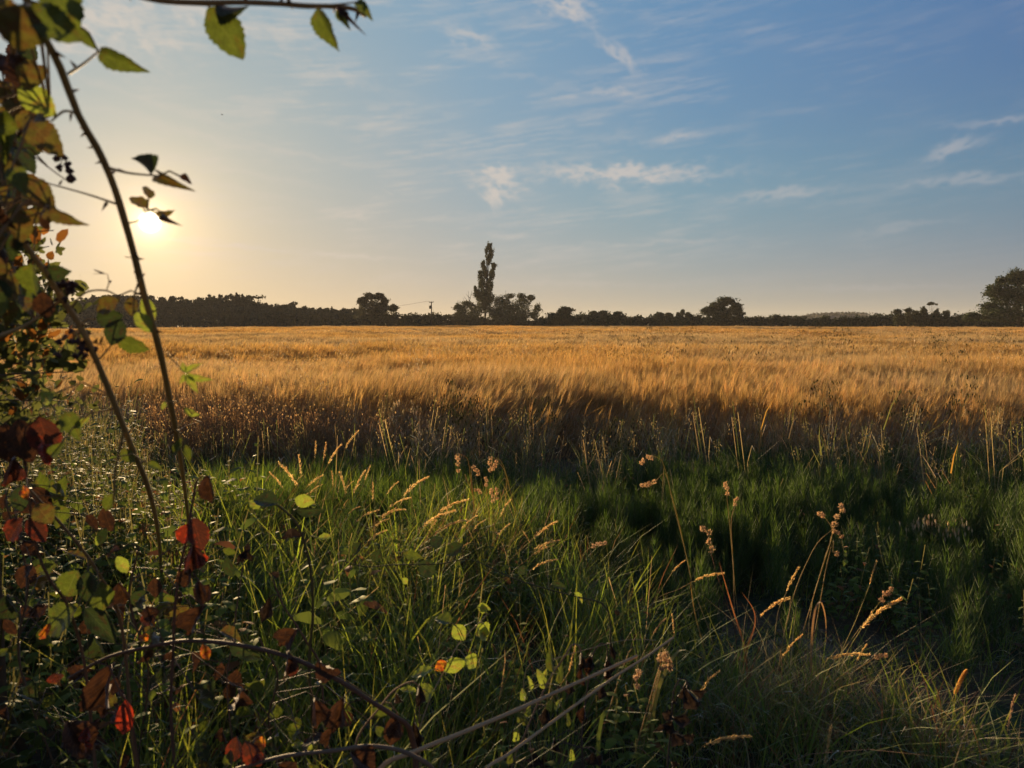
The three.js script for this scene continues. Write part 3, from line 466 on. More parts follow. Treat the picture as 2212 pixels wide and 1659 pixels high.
{
  const R = rng(21), tall = [], low = [], herbs = [], bank = [], broad = [], tails = [], weeds = [], straws = [];
  const bare = (x, z) => Math.max(sstep(.42, .22, Math.hypot((x - 0.50) / 1, (z + 4.35) * .9)), sstep(.62, .3, Math.hypot((x - 1.42) * .8, (z + 3.5) * 1.3)), sstep(.5, .25, Math.hypot((x - 1.75) * .7, (z + 2.75) * 1.4)));
  for (let i = 0; i < 46000; i++) {
    const d = 1.2 + Math.sqrt(R()) * 7.4, x = (R() * 2 - 1) * (d * .74 + 1.3), z = -d, px = pxOf(x, d), p = { x, y: marginHeight(x, z) - .015, z, turn: R() * 6.28 }, cut = cropEdge(x) + .1;
    if (z < cut) continue;
    const n = fbm(x * 1.1 + 5, z * 1.1 + 9, 3), hole = bare(x, z), pick = R();
    const right = d < 2.3 ? 1120 : lerp(1440, 1010, sstep(2.6, 4.7, d)), left = lerp(200, 520, sstep(2, 5, d)), inTall = sstep(left - 120, left + 160, px) * sstep(right + 90, right - 130, px) * sstep(4.9, 4.1, d);
    if (pick > .52 && pick < .60 && d > 1.7 && d < 3.6 && R() < .55 * sstep(820, 420, px) + .14 * sstep(1250, 900, px)) { broad.push({ ...p, s: .7 + .6 * R(), tz: (R() - .5) * .4, tx: (R() - .5) * .4 }); continue; }
    if (d > 5.4 && pick > .9 && R() < .26) { weeds.push({ ...p, s: .7 + .6 * R(), tz: (R() - .5) * .4, tx: (R() - .5) * .4 }); continue; }
    if (pick > .86 && pick < .9 && R() < (.2 + .6 * inTall) * sstep(1900, 1400, px)) { straws.push({ ...p, s: .6 + .7 * R(), tz: (R() - .5) * 1.5, tx: (R() - .5) * 1.5 }); }
    if (pick < .34) { if (R() < inTall * sstep(.30, .48, n + .05)) tall.push({ ...p, s: .72 + .5 * R() + .25 * (n - .5), tz: (R() - .5) * .3 - .08, tx: (R() - .5) * .3 }); }
    else if (pick < .52) { const tuft = sstep(.62, .25, Math.hypot((x - 1.15) * .9, (z + 2.35) * 1.3)); if (R() < .62 + .38 * tuft - .6 * hole) low.push({ ...p, s: .6 + .75 * R() + tuft * .5, tz: (R() - .5) * .7, tx: (R() - .5) * .7 }); }
    else if (pick < .68) { if (R() < .34 * inTall + .10 + sstep(640, 330, px) * .8) herbs.push({ ...p, s: .6 + .6 * R() + .3 * sstep(520, 120, px), tz: (R() - .5) * .4, tx: (R() - .5) * .4 }); }
    else if (pick < .74) { if (px < 330 && d > 2.2 && d < 6.5 && R() < sstep(330, 120, px)) bank.push({ ...p, s: .75 + .5 * R() }); }
    else { const m = fbm(x * .9 + 50, z * .9 + 3, 3), dens = sstep(3.0, 4.3, d) * sstep(6.5, 5.6, d + 1.2 * (m - .5)) * sstep(380, 560, px) * sstep(.47, .62, m + .02) + .22 * sstep(1300, 1600, px) * sstep(2.2, 3.2, d); if (R() < dens * (1 - hole * .8)) tails.push({ ...p, s: .6 + .55 * R() + .3 * (m - .5), tz: (R() - .5) * .18, tx: (R() - .5) * .18 }); }
  }
  stuff('meadow_grass', 'long lush green grass filling the near margin', 'grass', [1, 2, 3, 4, 5, 6].map((s) => grassShape(22, .085, .48, 400 + s, .13, .0062, .75)), M.grass, tall, (r) => { const l = .75 + r() * .5; return [l * (.95 + r() * .2), l, l * (.8 + r() * .3)]; }, 6);
  stuff('meadow_grass', 'low matted dark grass over the margin soil', 'grass', [1, 2, 3, 4].map((s) => grassShape(26, .10, .24, 450 + s, .24, .0042, 1.1)), M.grass, low, (r) => { const l = .7 + r() * .4; return [l, l, l]; }, 7);
  stuff('leafy_herbs', 'leafy green weeds tangled below the bramble', 'weeds', [1, 2, 3, 4].map((s) => herbShape(5, .10, .42, 500 + s, .055, [.13, .175, .03])), M.herb, herbs, (r) => { const l = .75 + r() * .5; return [l, l, l]; }, 8);
  stuff('leafy_herbs', 'broad leaved green weeds mixed through the near grass', 'weeds', [1, 2, 3, 4].map((s) => herbShape(4, .09, .5, 540 + s, .085, [.15, .20, .034])), M.herb, broad, (r) => { const l = .7 + r() * .5; return [l, l, l]; }, 17);
  stuff('leafy_herbs', 'tall leafy weeds growing up against the hedge', 'weeds', [1, 2, 3].map((s) => herbShape(5, .12, .85, 520 + s, .06, [.08, .105, .028])), M.herb, bank, (r) => { const l = .75 + r() * .5; return [l, l, l]; }, 9);
  const weedShape = (seed) => { const r = rng(seed), b = new Build(); for (let s = 0; s < 7; s++) { const a = r() * 6.28, q = r() * .12, x = Math.cos(a) * q, z = Math.sin(a) * q, h = .3 + r() * .4, o = r() * 6.28, l = h * (.1 + .5 * r()), c = vary(r() < .5 ? [.40, .29, .12] : [.15, .17, .04], r, .3); b.ribbon([V(x, 0, z), V(x + Math.cos(o) * l * .25, h * .6, z + Math.sin(o) * l * .25), V(x + Math.cos(o) * l, h * (.8 + .2 * r()), z + Math.sin(o) * l), V(x + Math.cos(o) * l * 1.5, h * (.7 + .2 * r()), z + Math.sin(o) * l * 1.5)], (t) => .0046 * (1 - t ** 2), V(-Math.sin(o), .1, Math.cos(o)), c); if (s < 3) { const e = h * (1 + .3 * r()); b.ribbon([V(x, 0, z), V(x + .02, e, z)], .0028, V(1, 0, 0), c); for (let k = 0; k < 12; k++) { const w = V(x + .02 + (r() - .5) * .06, e * (.8 + .2 * r()), z + (r() - .5) * .06); b.scale(w, w.clone().add(V((r() - .5) * .01, -.014, (r() - .5) * .01)), .002, vary([.38, .28, .12], r, .35), r); } } } return b.geometry(); };
  stuff('edge_weeds', 'mixed thin grasses and weeds fraying the front edge of the barley', 'weeds', [1, 2, 3, 4].map((s) => weedShape(680 + s)), M.grass, weeds, (r) => { const l = .7 + r() * .6; return [l, l, l]; }, 15);
  const strawShape = (seed) => { const r = rng(seed), b = new Build(); for (let s = 0; s < 4; s++) { const h = .25 + .35 * r(), o = r() * 6.28, l = h * .5 * r(), k = r() < .4; b.ribbon([V((r() - .5) * .1, .03, (r() - .5) * .1), V(Math.cos(o) * l * .4, h * .6, Math.sin(o) * l * .4), V(Math.cos(o) * l * (k ? 2 : 1), h * (k ? .55 : 1), Math.sin(o) * l * (k ? 2 : 1))], (t) => .0036 * (1 - t * .5), V(.7, 0, .7), vary([.46, .33, .15], r, .3)); } return b.geometry(); };
  stuff('dry_straw', 'bent and broken dry straws caught in the near grass', 'straw', [1, 2, 3, 4].map((s) => strawShape(690 + s)), M.grass, straws, (r) => { const l = .7 + r() * .5; return [l, l, l]; }, 16);
  const tussock = [], R3 = rng(91);
  for (let i = 0; i < 46; i++) { const a = R3() * 6.28, q = Math.sqrt(R3()), x = 1.12 + Math.cos(a) * q * .42, z = -2.5 + Math.sin(a) * q * .30; tussock.push({ x, y: marginHeight(x, z) - .01, z, turn: R3() * 6.28, s: .7 + .5 * R3(), tz: (R3() - .5) * .6 - .1, tx: (R3() - .5) * .6 }); }
  stuff('grass_tussock', 'tangled tussock of half dry grass at the near end of the bare soil', 'grass', [1, 2, 3].map((s) => grassShape(30, .08, .38, 470 + s, .5, .0048, 1.0)), M.grass, tussock, (r) => { const l = .75 + r() * .5; return [l, l, l]; }, 18);
  // the horsetails one can pick out singly, nearest first; the rest as one mass
  tails.sort((a, b) => b.z - a.z);
  const single = [1, 2, 3, 4, 5].map((s) => horsetailShape(4, .035, .42, 600 + s));
  tails.slice(0, 120).forEach((d, i) => {
    const o = thing('horsetail_plant', 'feathery green horsetail sprig standing in the shaded margin', 'horsetail', V(d.x, d.y, d.z), 'horsetails in the shaded margin');
    o.rotation.set(d.tx, d.turn, d.tz); o.scale.setScalar(d.s); part('sprig', single[i % 5], M.horsetail, o);
  });
  stuff('horsetail_patch', 'feathery green horsetails crowding the strip before the barley', 'horsetail', [1, 2, 3, 4, 5].map((s) => horsetailShape(6, .06, .42, 620 + s)), M.horsetail, tails.slice(120), (r) => { const l = .75 + r() * .5; return [l, l, l * .9]; }, 10);
  // dry wiry weeds along the crop edge on the left
  const wiry = [], R2 = rng(88);
  for (let i = 0; i < 700; i++) { const px = 330 + R2() * 520, d = 6.3 + R2() * 2.6, x = (px - 1106) / FOCAL * d; if (-d < cropEdge(x) - .9 || R2() > sstep(860, 560, px)) continue; wiry.push({ x, y: -.02, z: -d, turn: R2() * 6.28, s: .75 + .5 * R2(), tz: (R2() - .5) * .3 }); }
  const wiryShape = (seed) => { const r = rng(seed), b = new Build(); for (let s = 0; s < 3; s++) { const x = (r() - .5) * .12, z = (r() - .5) * .12, h = .4 + r() * .25, c = vary([.30, .17, .07], r, .3); b.ribbon([V(x, 0, z), V(x, h, z)], .0035, V(1, 0, 0), c); for (let k = 0; k < 18; k++) { const t = .35 + .65 * r(), a = r() * 6.28, l = .05 + .1 * r(), o = V(x, h * t, z), e = V(x + Math.cos(a) * l, h * t + l * .7, z + Math.sin(a) * l); b.ribbon([o, e], .0022, V(-Math.sin(a), 0, Math.cos(a)), c); b.scale(e, e.clone().add(V(0, .016, 0)), .005, vary([.36, .22, .10], r, .35), r); } } return b.geometry(); };
  stuff('dry_weeds', 'brown dried seedy weeds along the crop edge below the sun', 'weeds', [1, 2, 3].map((s) => wiryShape(660 + s)), M.seed, wiry, null, 12);
  console.log('grass', broad.length, tall.length, low.length, herbs.length, bank.length, tails.length, wiry.length);
}
// two mounds of crumbly turned soil
for (const [px, py, w, h, label] of [[1312, 1275, .24, .13, 'crumbly brown mound of turned soil among the horsetails'], [1745, 1405, .36, .04, 'low flat heap of dry pale soil beside the leaning seed stalks']]) {
  const c = onLevel(px, py, .02), o = thing('soil_mound', label, 'soil mound', V(c.x, marginHeight(c.x, c.z) - .02, c.z)), n = 26, g = new THREE.PlaneGeometry(2 * w * 1.3, 2 * w, n, n).rotateX(-Math.PI / 2), p = g.attributes.position;
  for (let i = 0; i < p.count; i++) { const x = p.getX(i), z = p.getZ(i), q = Math.hypot(x / (w * 1.3), z / w); p.setY(i, h * sstep(1, .1, q) * (.7 + .6 * fbm(x * 14 + px, z * 14, 3)) - .03 * q); }
  g.computeVertexNormals(); g.setAttribute('color', new THREE.Float32BufferAttribute(new Float32Array(p.count * 3).map((_, i) => [.10, .07, .042][i % 3]), 3));
  part('heap', g, M.bark, o);
  const R = rng(px), b = new Build(); for (let k = 0; k < 90; k++) { const a = R() * 6.28, q = Math.sqrt(R()), x = Math.cos(a) * q * w * 1.3, z = Math.sin(a) * q * w, y = h * sstep(1, .1, q), s = .008 + .02 * R() * R(); b.spindle(V(x - s, y - s * .3, z), V(x + s * .8, y + s * .7, z + s * .3), s * .8, vary([.12, .085, .05], R, .3), 6, .5); }
  const cl = part('clods', b.geometry(), M.bark, o); cl.userData.kind = 'stuff';
}

// ------------------------------------------------------------------ seed stalks, one by one
const z3 = (x, y) => [x * .375, y * .375 + 1036.8], z4 = (x, y) => [x * .3124 + 576, y * .3124 + 864], z5 = (x, y) => [x * .2864 + 518.4, y * .2864 + 1209.6], z6 = (x, y) => [x * .2708 + 1094.4, y * .2708 + 1209.6], z7 = (x, y) => [x * .3402 + 1612.8, y * .3402 + 1094.4];
const place = (o, ...pts) => pts.map((p) => p.clone().sub(o.position));
function footOf(p, R, drift = .12) { const x = p.x - drift * (.4 + R()), z = p.z + (R() - .5) * .2; return V(x, marginHeight(x, z) - .02, z); }
// way: view positions from the tip of the head through its foot and down the stem; heads: plume, clump, spike
function seedStalk(kind, label, headTip, headFoot, depth, { below = [], seed = 1, color = [.80, .55, .22], stemColor = [.40, .31, .13], drift = .14, wide = 1, group } = {}) {
  const R = rng(seed * 131 + 7), tip = at(...headTip, depth), foot = at(...headFoot, depth + .02), chain = below.map((q, i) => at(q[0], q[1], depth + .04 + .03 * i)), last = chain.at(-1) || foot, ground = footOf(last, R, drift);
  const o = thing({ plume: 'grass_seed_stalk', clump: 'cocksfoot_stalk', spike: 'foxtail_stalk' }[kind], label, 'seed stalk', ground, group);
  const len = tip.distanceTo(foot), dir = foot.clone().sub(tip);
  const way = spline([ground, ...(chain.length ? [] : [ground.clone().lerp(foot, .55).add(V(-.02, .05, 0))]), ...chain.reverse(), foot], 14).map((p) => p.sub(ground));
  const B = new Build(); B.tube(way, (t) => .0017 - .0007 * t, 5, vary(stemColor, R, .15)); 
  const T = tip.clone().sub(ground), F = way.at(-1).clone(), axisMid = F.clone().lerp(T, .5).add(V(0, len * .07, 0)), axis = spline([F, axisMid, T], 20);
  part('stem', B.geometry(), M.seed, o);
  const h = new Build(); h.tube(axis, .0008, 4, vary(stemColor, R));
  if (kind === 'plume') {
    const n = Math.round(90 + len * 420);
    for (let k = 0; k < n; k++) { const t = R() ** .85 * .97, p = axis[Math.floor(t * 20)].clone().lerp(axis[Math.min(20, Math.floor(t * 20) + 1)], (t * 20) % 1), d = axis[Math.min(20, Math.floor(t * 20) + 1)].clone().sub(axis[Math.floor(t * 20)]).normalize(), side = V(R() - .5, R() - .5, R() - .5).normalize(), open = .35 + .3 * R(), l = Math.min(.0115, len * (.05 + .03 * R())), off = side.clone().multiplyScalar(len * .034 * (1.15 - t) * R() * wide); p.add(off); h.scale(p, p.clone().addScaledVector(d, l).addScaledVector(side, l * open), l * .2, vary(color, R, .25), R); }
    for (let k = 0; k < 4; k++) { const t = .04 + .16 * k, p = axis[Math.round(t * 20)], d = axis[Math.round(t * 20) + 1].clone().sub(p).normalize(), side = V(R() - .5, R() - .5, R() - .5).normalize(), e = p.clone().addScaledVector(d, len * .16).addScaledVector(side, len * .07 * wide); h.tube([p, e], .0006, 3, stemColor); for (let j = 0; j < 7; j++) { const q = p.clone().lerp(e, .3 + j * .12); h.scale(q, q.clone().addScaledVector(d, len * .05).addScaledVector(side, len * .015), len * .012, vary(color, R, .25), R); } }
  } else if (kind === 'clump') {
    const lobes = len > .05 ? 4 : len > .03 ? 3 : 1;
    for (let m = 0; m < lobes; m++) { const t = lobes === 1 ? .5 : .12 + .8 * m / (lobes - 1), c = axis[Math.round(t * 20)].clone().add(V((R() - .5), (R() - .5), (R() - .5)).multiplyScalar(len * .18)), rad = len * (lobes === 1 ? .30 : .125) * (1.1 - t * .3); for (let k = 0; k < 60; k++) { const s = V(R() - .5, R() - .5, R() - .5).normalize(), p = c.clone().addScaledVector(s, rad * (.3 + .6 * R())), d = s.clone().add(T.clone().sub(F).normalize().multiplyScalar(.7)).normalize(); h.scale(p, p.clone().addScaledVector(d, .006 + .004 * R()), .0015, vary(color, R, .3), R); } }
  } else {
    const n = 330, rad = len * .055;
    for (let k = 0; k < n; k++) { const t = k / n, p = axis[Math.floor(t * 20)].clone().lerp(axis[Math.min(20, Math.floor(t * 20) + 1)], (t * 20) % 1), d = axis[20].clone().sub(axis[0]).normalize(), an = k * 2.4, A = V(0, 0, 0).crossVectors(d, V(.3, .2, .9)).normalize(), C = V(0, 0, 0).crossVectors(d, A), side = A.multiplyScalar(Math.cos(an)).addScaledVector(C, Math.sin(an)), rr = rad * Math.min(1, (1 - t) * 5 + .35, t * 8 + .5); p.addScaledVector(side, rr * .5); h.scale(p, p.clone().addScaledVector(side, rr * .8).addScaledVector(d, .006), .0024, vary(color, R, .2), R); }
  }
  part('seed_head', h.geometry(), M.seed, o).userData.kind = 'stuff';
  return o;
}
{
  // [tip x, tip y, foot x, foot y, distance] in the enlarged view of the lit grass
  const lit = [[635, 215, 545, 330, 3.9], [520, 305, 425, 445, 3.8], [412, 290, 395, 415, 3.8], [340, 285, 335, 400, 3.8], [222, 380, 240, 530, 3.7], [80, 430, 210, 590, 3.5], [20, 500, 120, 620, 3.5], [450, 490, 460, 600, 3.7], [505, 500, 550, 650, 3.6], [680, 490, 600, 650, 3.5], [718, 450, 680, 560, 3.7], [600, 560, 550, 620, 3.6], [735, 570, 735, 700, 3.5], [910, 565, 830, 650, 3.6], [1120, 530, 945, 660, 3.4], [1000, 675, 850, 740, 3.3], [960, 755, 790, 805, 3.2], [890, 750, 790, 830, 3.2], [770, 760, 620, 840, 3.2], [1390, 690, 1190, 775, 3.3], [1300, 765, 1080, 870, 3.2], [1385, 828, 1160, 920, 3.1], [1175, 830, 1110, 950, 3.1], [1265, 690, 1240, 800, 3.3], [1470, 740, 1440, 810, 3.4], [1510, 830, 1430, 895, 3.3], [1455, 800, 1350, 890, 3.3], [1410, 985, 1340, 1030, 3.0], [1685, 690, 1610, 815, 3.3], [1680, 855, 1600, 935, 3.2], [2005, 840, 1845, 955, 3.2], [2025, 970, 1850, 1035, 3.1], [1985, 1005, 1840, 1070, 3.1], [2010, 1100, 1830, 1170, 3.0], [390, 520, 280, 600, 3.6], [385, 585, 300, 640, 3.5], [300, 640, 210, 700, 3.4], [650, 735, 560, 790, 3.3], [1770, 860, 1735, 885, 3.2], [830, 900, 700, 980, 3.0], [1820, 985, 1765, 900, 3.2], [250, 520, 200, 570, 3.6], [560, 690, 520, 760, 3.4], [850, 820, 740, 880, 3.1]];
  const look = ['upright', 'arching', 'slender', 'leaning', 'short', 'wispy'];
  lit.forEach(([a, b, c, d, q], i) => { const t = z4(a, b), f = z4(c, d), steep = Math.abs(a - c) < 40; seedStalk('plume', steep ? 'upright golden grass seed head glowing above the lit grass' : 'golden grass seed head bending over the lit grass', t, f, q, { seed: 10 + i, color: i % 5 === 2 ? [.66, .43, .19] : [.82, .58, .25], drift: .18, group: steep ? 'upright golden seed heads in the lit grass' : 'bending golden seed heads in the lit grass' }); });
  // right-hand stalks, each its own look
  const P = (l, tip, foot, q, o) => seedStalk('plume', l, tip, foot, q, o), C = (l, tip, foot, q, o) => seedStalk('clump', l, tip, foot, q, { color: [.56, .36, .19], ...o }), S = (l, tip, foot, q, o) => seedStalk('spike', l, tip, foot, q, { color: [.62, .36, .10], ...o });
  P('longest golden seed plume slanting up over the dark margin', z7(990, 580), z7(715, 775), 2.7, { below: [z7(640, 880), z7(500, 1080)], seed: 70, drift: .1 });
  C('small brown seed clump beside the longest golden plume', z7(922, 528), z7(850, 600), 2.72, { below: [z7(740, 760), z7(610, 1000)], seed: 71, drift: .05, color: [.5, .3, .17] });
  P('pale seed plume on a tall stem at the end of the bare soil heap', z7(332, 385), z7(250, 550), 2.8, { below: [z7(205, 650), z7(170, 950)], seed: 72, drift: .02 });
  P('seed plume pointing back towards the sun from a curved stem', z7(90, 690), z7(280, 572), 2.8, { below: [z7(270, 680), z7(220, 900)], seed: 73, drift: .02 });
  P('short seed plume low beside the pale heap of soil', z7(352, 815), z7(230, 950), 2.7, { seed: 74, drift: .05 });
  P('seed plume lying flat above the grass tuft', z7(778, 938), z7(510, 968), 2.65, { seed: 75, drift: .1 });
  C('brown seed clump low at the end of a flat stem', z7(892, 945), z7(810, 962), 2.62, { seed: 76, color: [.54, .34, .18] });
  P('pale broken seed stem standing on the grass tuft', z7(765, 872), z7(690, 1000), 2.6, { seed: 77, drift: .02, wide: .4 });
  S('bright orange foxtail spike standing apart in the dark corner', z7(1396, 1040), z7(1320, 1192), 2.55, { below: [z7(1280, 1280), z7(1225, 1400)], seed: 78, drift: .03 });
  P('pinkish seed plume lying sideways under the orange foxtail', z7(1490, 1396), z7(1130, 1455), 2.5, { seed: 79, drift: .06, color: [.56, .36, .22] });
  P('thin pinkish seed head upright at the picture edge', z7(1706, 1195), z7(1660, 1400), 2.45, { below: [z7(1640, 1600)], seed: 80, drift: .0, color: [.5, .32, .2], wide: .5 });
  P('golden seed plume rising from the bottom border beside the tuft', z7(540, 1390), z7(498, 1650), 2.3, { seed: 81, drift: .0, wide: .6 });
  P('small straw plume at the bottom border under the tuft', z7(330, 1570), z7(348, 1700), 2.3, { seed: 82, drift: 0 });
  S('orange foxtail spike poking up from the bottom border', z7(1520, 1600), z7(1460, 1720), 2.4, { seed: 83, drift: .02 });
  P('thin yellow needle of a seed stalk leaning over the horsetails', z7(826, 345), z7(780, 500), 2.75, { below: [z7(690, 730), z7(590, 960)], seed: 84, drift: .08, wide: .3 });
  C('tall brown cocksfoot plume at the top of a leaning stem', z7(618, 0), z7(560, 120), 2.9, { below: [z7(520, 250), z7(440, 520), z7(340, 860)], seed: 85, drift: .05, color: [.54, .34, .18] });
  C('drooping brown cocksfoot bunch where three stems meet', z7(598, 195), z7(545, 145), 2.88, { below: [z7(455, 225), z7(375, 370), z7(300, 560), z7(225, 880)], seed: 86, drift: .03, color: [.54, .34, .18] });
  C('tiny brown seed bead on a side stem beside the cocksfoot', z7(462, 45), z7(495, 65), 2.9, { below: [z7(545, 150), z7(500, 330), z7(410, 640)], seed: 87, drift: .04, color: [.54, .34, .18] });
  C('tiny brown seed bead hanging under the cocksfoot bunch', z7(590, 305), z7(548, 290), 2.88, { below: [z7(550, 215), z7(505, 390), z7(475, 560)], seed: 88, drift: .05, color: [.54, .34, .18] });
  P('golden plume slanting across the dark ground by the soil mound', z6(1430, 0), z6(1320, 100), 3.1, { below: [z6(1250, 210), z6(1130, 400)], seed: 89 });
  P('golden plume reaching sideways above the matted grass', z6(1740, 105), z6(1480, 175), 3.0, { below: [z6(1380, 230), z6(1180, 330)], seed: 90 });
  P('fat golden plume low in front of the withered dark plant', z6(1695, 885), z6(1540, 1060), 2.2, { seed: 91 });
  P('loose brown plume above the two crossing sticks', z6(1270, 465), z6(1170, 590), 2.4, { seed: 92, color: [.5, .33, .18] });
  P('narrow upright plume at the tip of the longer stick', z6(1318, 430), z6(1336, 600), 2.45, { seed: 93, wide: .4 });
  P('straw plume lying almost flat low in the grass tuft', z6(1950, 1405), z6(1570, 1480), 2.1, { seed: 94 });
  P('small golden plume rising behind the arrow leaved climber', z6(548, 690), z6(500, 890), 1.9, { seed: 95, wide: .5 });
  C('cocksfoot head hanging straight down before the dark grass', z6(1040, 1012), z6(1050, 878), 2.0, { below: [z6(1040, 800), z6(1010, 690)], seed: 96, color: [.5, .33, .2] });
  C('first of three cocksfoot heads hanging side by side', z6(1222, 872), z6(1220, 735), 2.05, { below: [z6(1250, 700)], seed: 97, color: [.52, .35, .2] });
  C('second of three cocksfoot heads hanging side by side', z6(1268, 862), z6(1260, 745), 2.06, { below: [z6(1262, 715)], seed: 98, color: [.52, .35, .2] });
  C('third and smallest of three cocksfoot heads hanging side by side', z6(1300, 880), z6(1302, 790), 2.07, { below: [z6(1285, 730)], seed: 99, color: [.52, .35, .2] });
  P('dark greenish dock spire among the matted grass', z6(1010, 228), z6(955, 480), 2.9, { seed: 100, color: [.16, .12, .05], wide: 1.6 });
  // cocksfoot in the middle
  const mid = [['cocksfoot head drooping from a hooked stem left of the pair', [1325, 498], [1330, 375], 3.6, [[1385, 400], [1410, 560], [1440, 760], [1465, 900]]], ['cocksfoot head drooping largest from a long arching stem', [1548, 500], [1550, 400], 3.6, [[1610, 410], [1665, 540], [1700, 700], [1760, 870]]], ['second cocksfoot bunch on the long arching stem', [1562, 480], [1600, 425], 3.62, [[1640, 480], [1680, 620], [1720, 800]]], ['small cocksfoot pair hanging low between the drooping heads', [1468, 515], [1420, 455], 3.6, [[1415, 520], [1430, 760]]], ['small upright cocksfoot knob below the drooping heads', [1515, 545], [1518, 590], 3.6, [[1535, 760], [1545, 880]]], ['oval cocksfoot knob on a straight stem below the drooping heads', [1558, 625], [1560, 715], 3.6, [[1568, 800], [1575, 920]]], ['oval cocksfoot knob bent to one side below the drooping heads', [1590, 680], [1592, 615], 3.6, [[1625, 560], [1650, 540], [1660, 600], [1640, 800]]], ['lone sideways cocksfoot knob over the horsetails', [1445, 618], [1485, 645], 3.62, [[1400, 590], [1370, 510], [1420, 640], [1460, 800]]]];
  mid.forEach(([l, t, f, q, w], i) => C(l, z4(...t), z4(...f), q, { below: w.map((e) => z4(...e)), seed: 110 + i, drift: .04, color: [.54, .34, .18] }));
  C('broad brown cocksfoot fan on the tall bent stalk in the middle', [1383, 1000], [1412, 985], 3.2, { below: [[1430, 995], [1448, 1060], [1462, 1110], [1480, 1190], [1500, 1290], [1520, 1390]], seed: 120, drift: .02, color: [.54, .34, .18] });
  C('brown cocksfoot tuft hanging below the broad fan', [1388, 1053], [1415, 1040], 3.2, { below: [[1436, 1022], [1452, 1080], [1470, 1150], [1495, 1270]], seed: 121, drift: .02, color: [.54, .34, .18] });
  C('pair of brown cocksfoot lobes upright before the dark barley foot', [1566, 1042], [1570, 1072], 3.4, { below: [[1574, 1110], [1582, 1200], [1590, 1290], [1602, 1380]], seed: 122, drift: .0, color: [.54, .34, .18] });
  C('small brown cocksfoot knob beside the upright pair of lobes', [1592, 1075], [1588, 1092], 3.4, { below: [[1580, 1120], [1584, 1220]], seed: 123, drift: .0, color: [.54, .34, .18] });
  C('narrow reddish cocksfoot spire on a dark red stalk', [1523, 1135], [1535, 1190], 3.1, { below: [[1548, 1240], [1570, 1300], [1590, 1380]], seed: 124, drift: .0, color: [.54, .34, .18], stemColor: [.24, .11, .06] });
  C('rounded cocksfoot tuft nodding over the dark horsetail patch', [1308, 1172], [1278, 1180], 3.2, { below: [[1258, 1200], [1245, 1240]], seed: 125, color: [.5, .33, .2] });
}
// wild oats: a stem, fine branches, hanging husks
function oatPlant(label, group, R, height, green, sparse) {
  const o = thing('wild_oat', label, 'wild oat', V(0, 0, 0), group), s = new Build(), h = new Build(), lean = (R() - .3) * .16, top = V(lean, height, (R() - .5) * .08), way = spline([V(0, -.02, 0), V(lean * .3, height * .55, 0), top], 12), stemC = green ? [.16, .17, .05] : [.42, .32, .15];
  s.tube(way, (t) => .0024 - .0016 * t, 4, stemC);
  for (let w = 0; w < 6; w++) {
    const t = .56 + .42 * w / 6, p = way[Math.round(t * 12)], n = sparse ? 3 : 5;
    for (let k = 0; k < n; k++) {
      const a = R() * 6.28, l = .05 + .13 * (1 - (w / 7)) * (.5 + R()), e = V(p.x + Math.cos(a) * l * .9, p.y + l * .5, p.z + Math.sin(a) * l * .9), d = V(e.x + Math.cos(a) * l * .25, e.y - l * .16, e.z + Math.sin(a) * l * .25);
      s.tube([p, e, d], .0007, 3, stemC);
      for (const q of [e, d]) { const c = green ? vary(R() < .65 ? [.055, .058, .022] : [.20, .19, .06], R, .25) : vary([.72, .58, .36], R, .15), len = .031 + .009 * R(), z = V(q.x + (R() - .5) * .01, q.y - len, q.z + (R() - .5) * .01); for (let y = 0; y < 3; y++) h.scale(q, z, .0056, c, R); h.ribbon([q, V(q.x + .006, q.y - len * 1.5, q.z)], .0009, V(1, 0, 0), c); }  // dark tone of the green husks carries their shaded side in colour
    }
  }
  part('stem', s.geometry(), M.seed, o); part('panicle', h.geometry(), green ? M.oat : M.husk, o).userData.kind = 'stuff';
  return o;
}
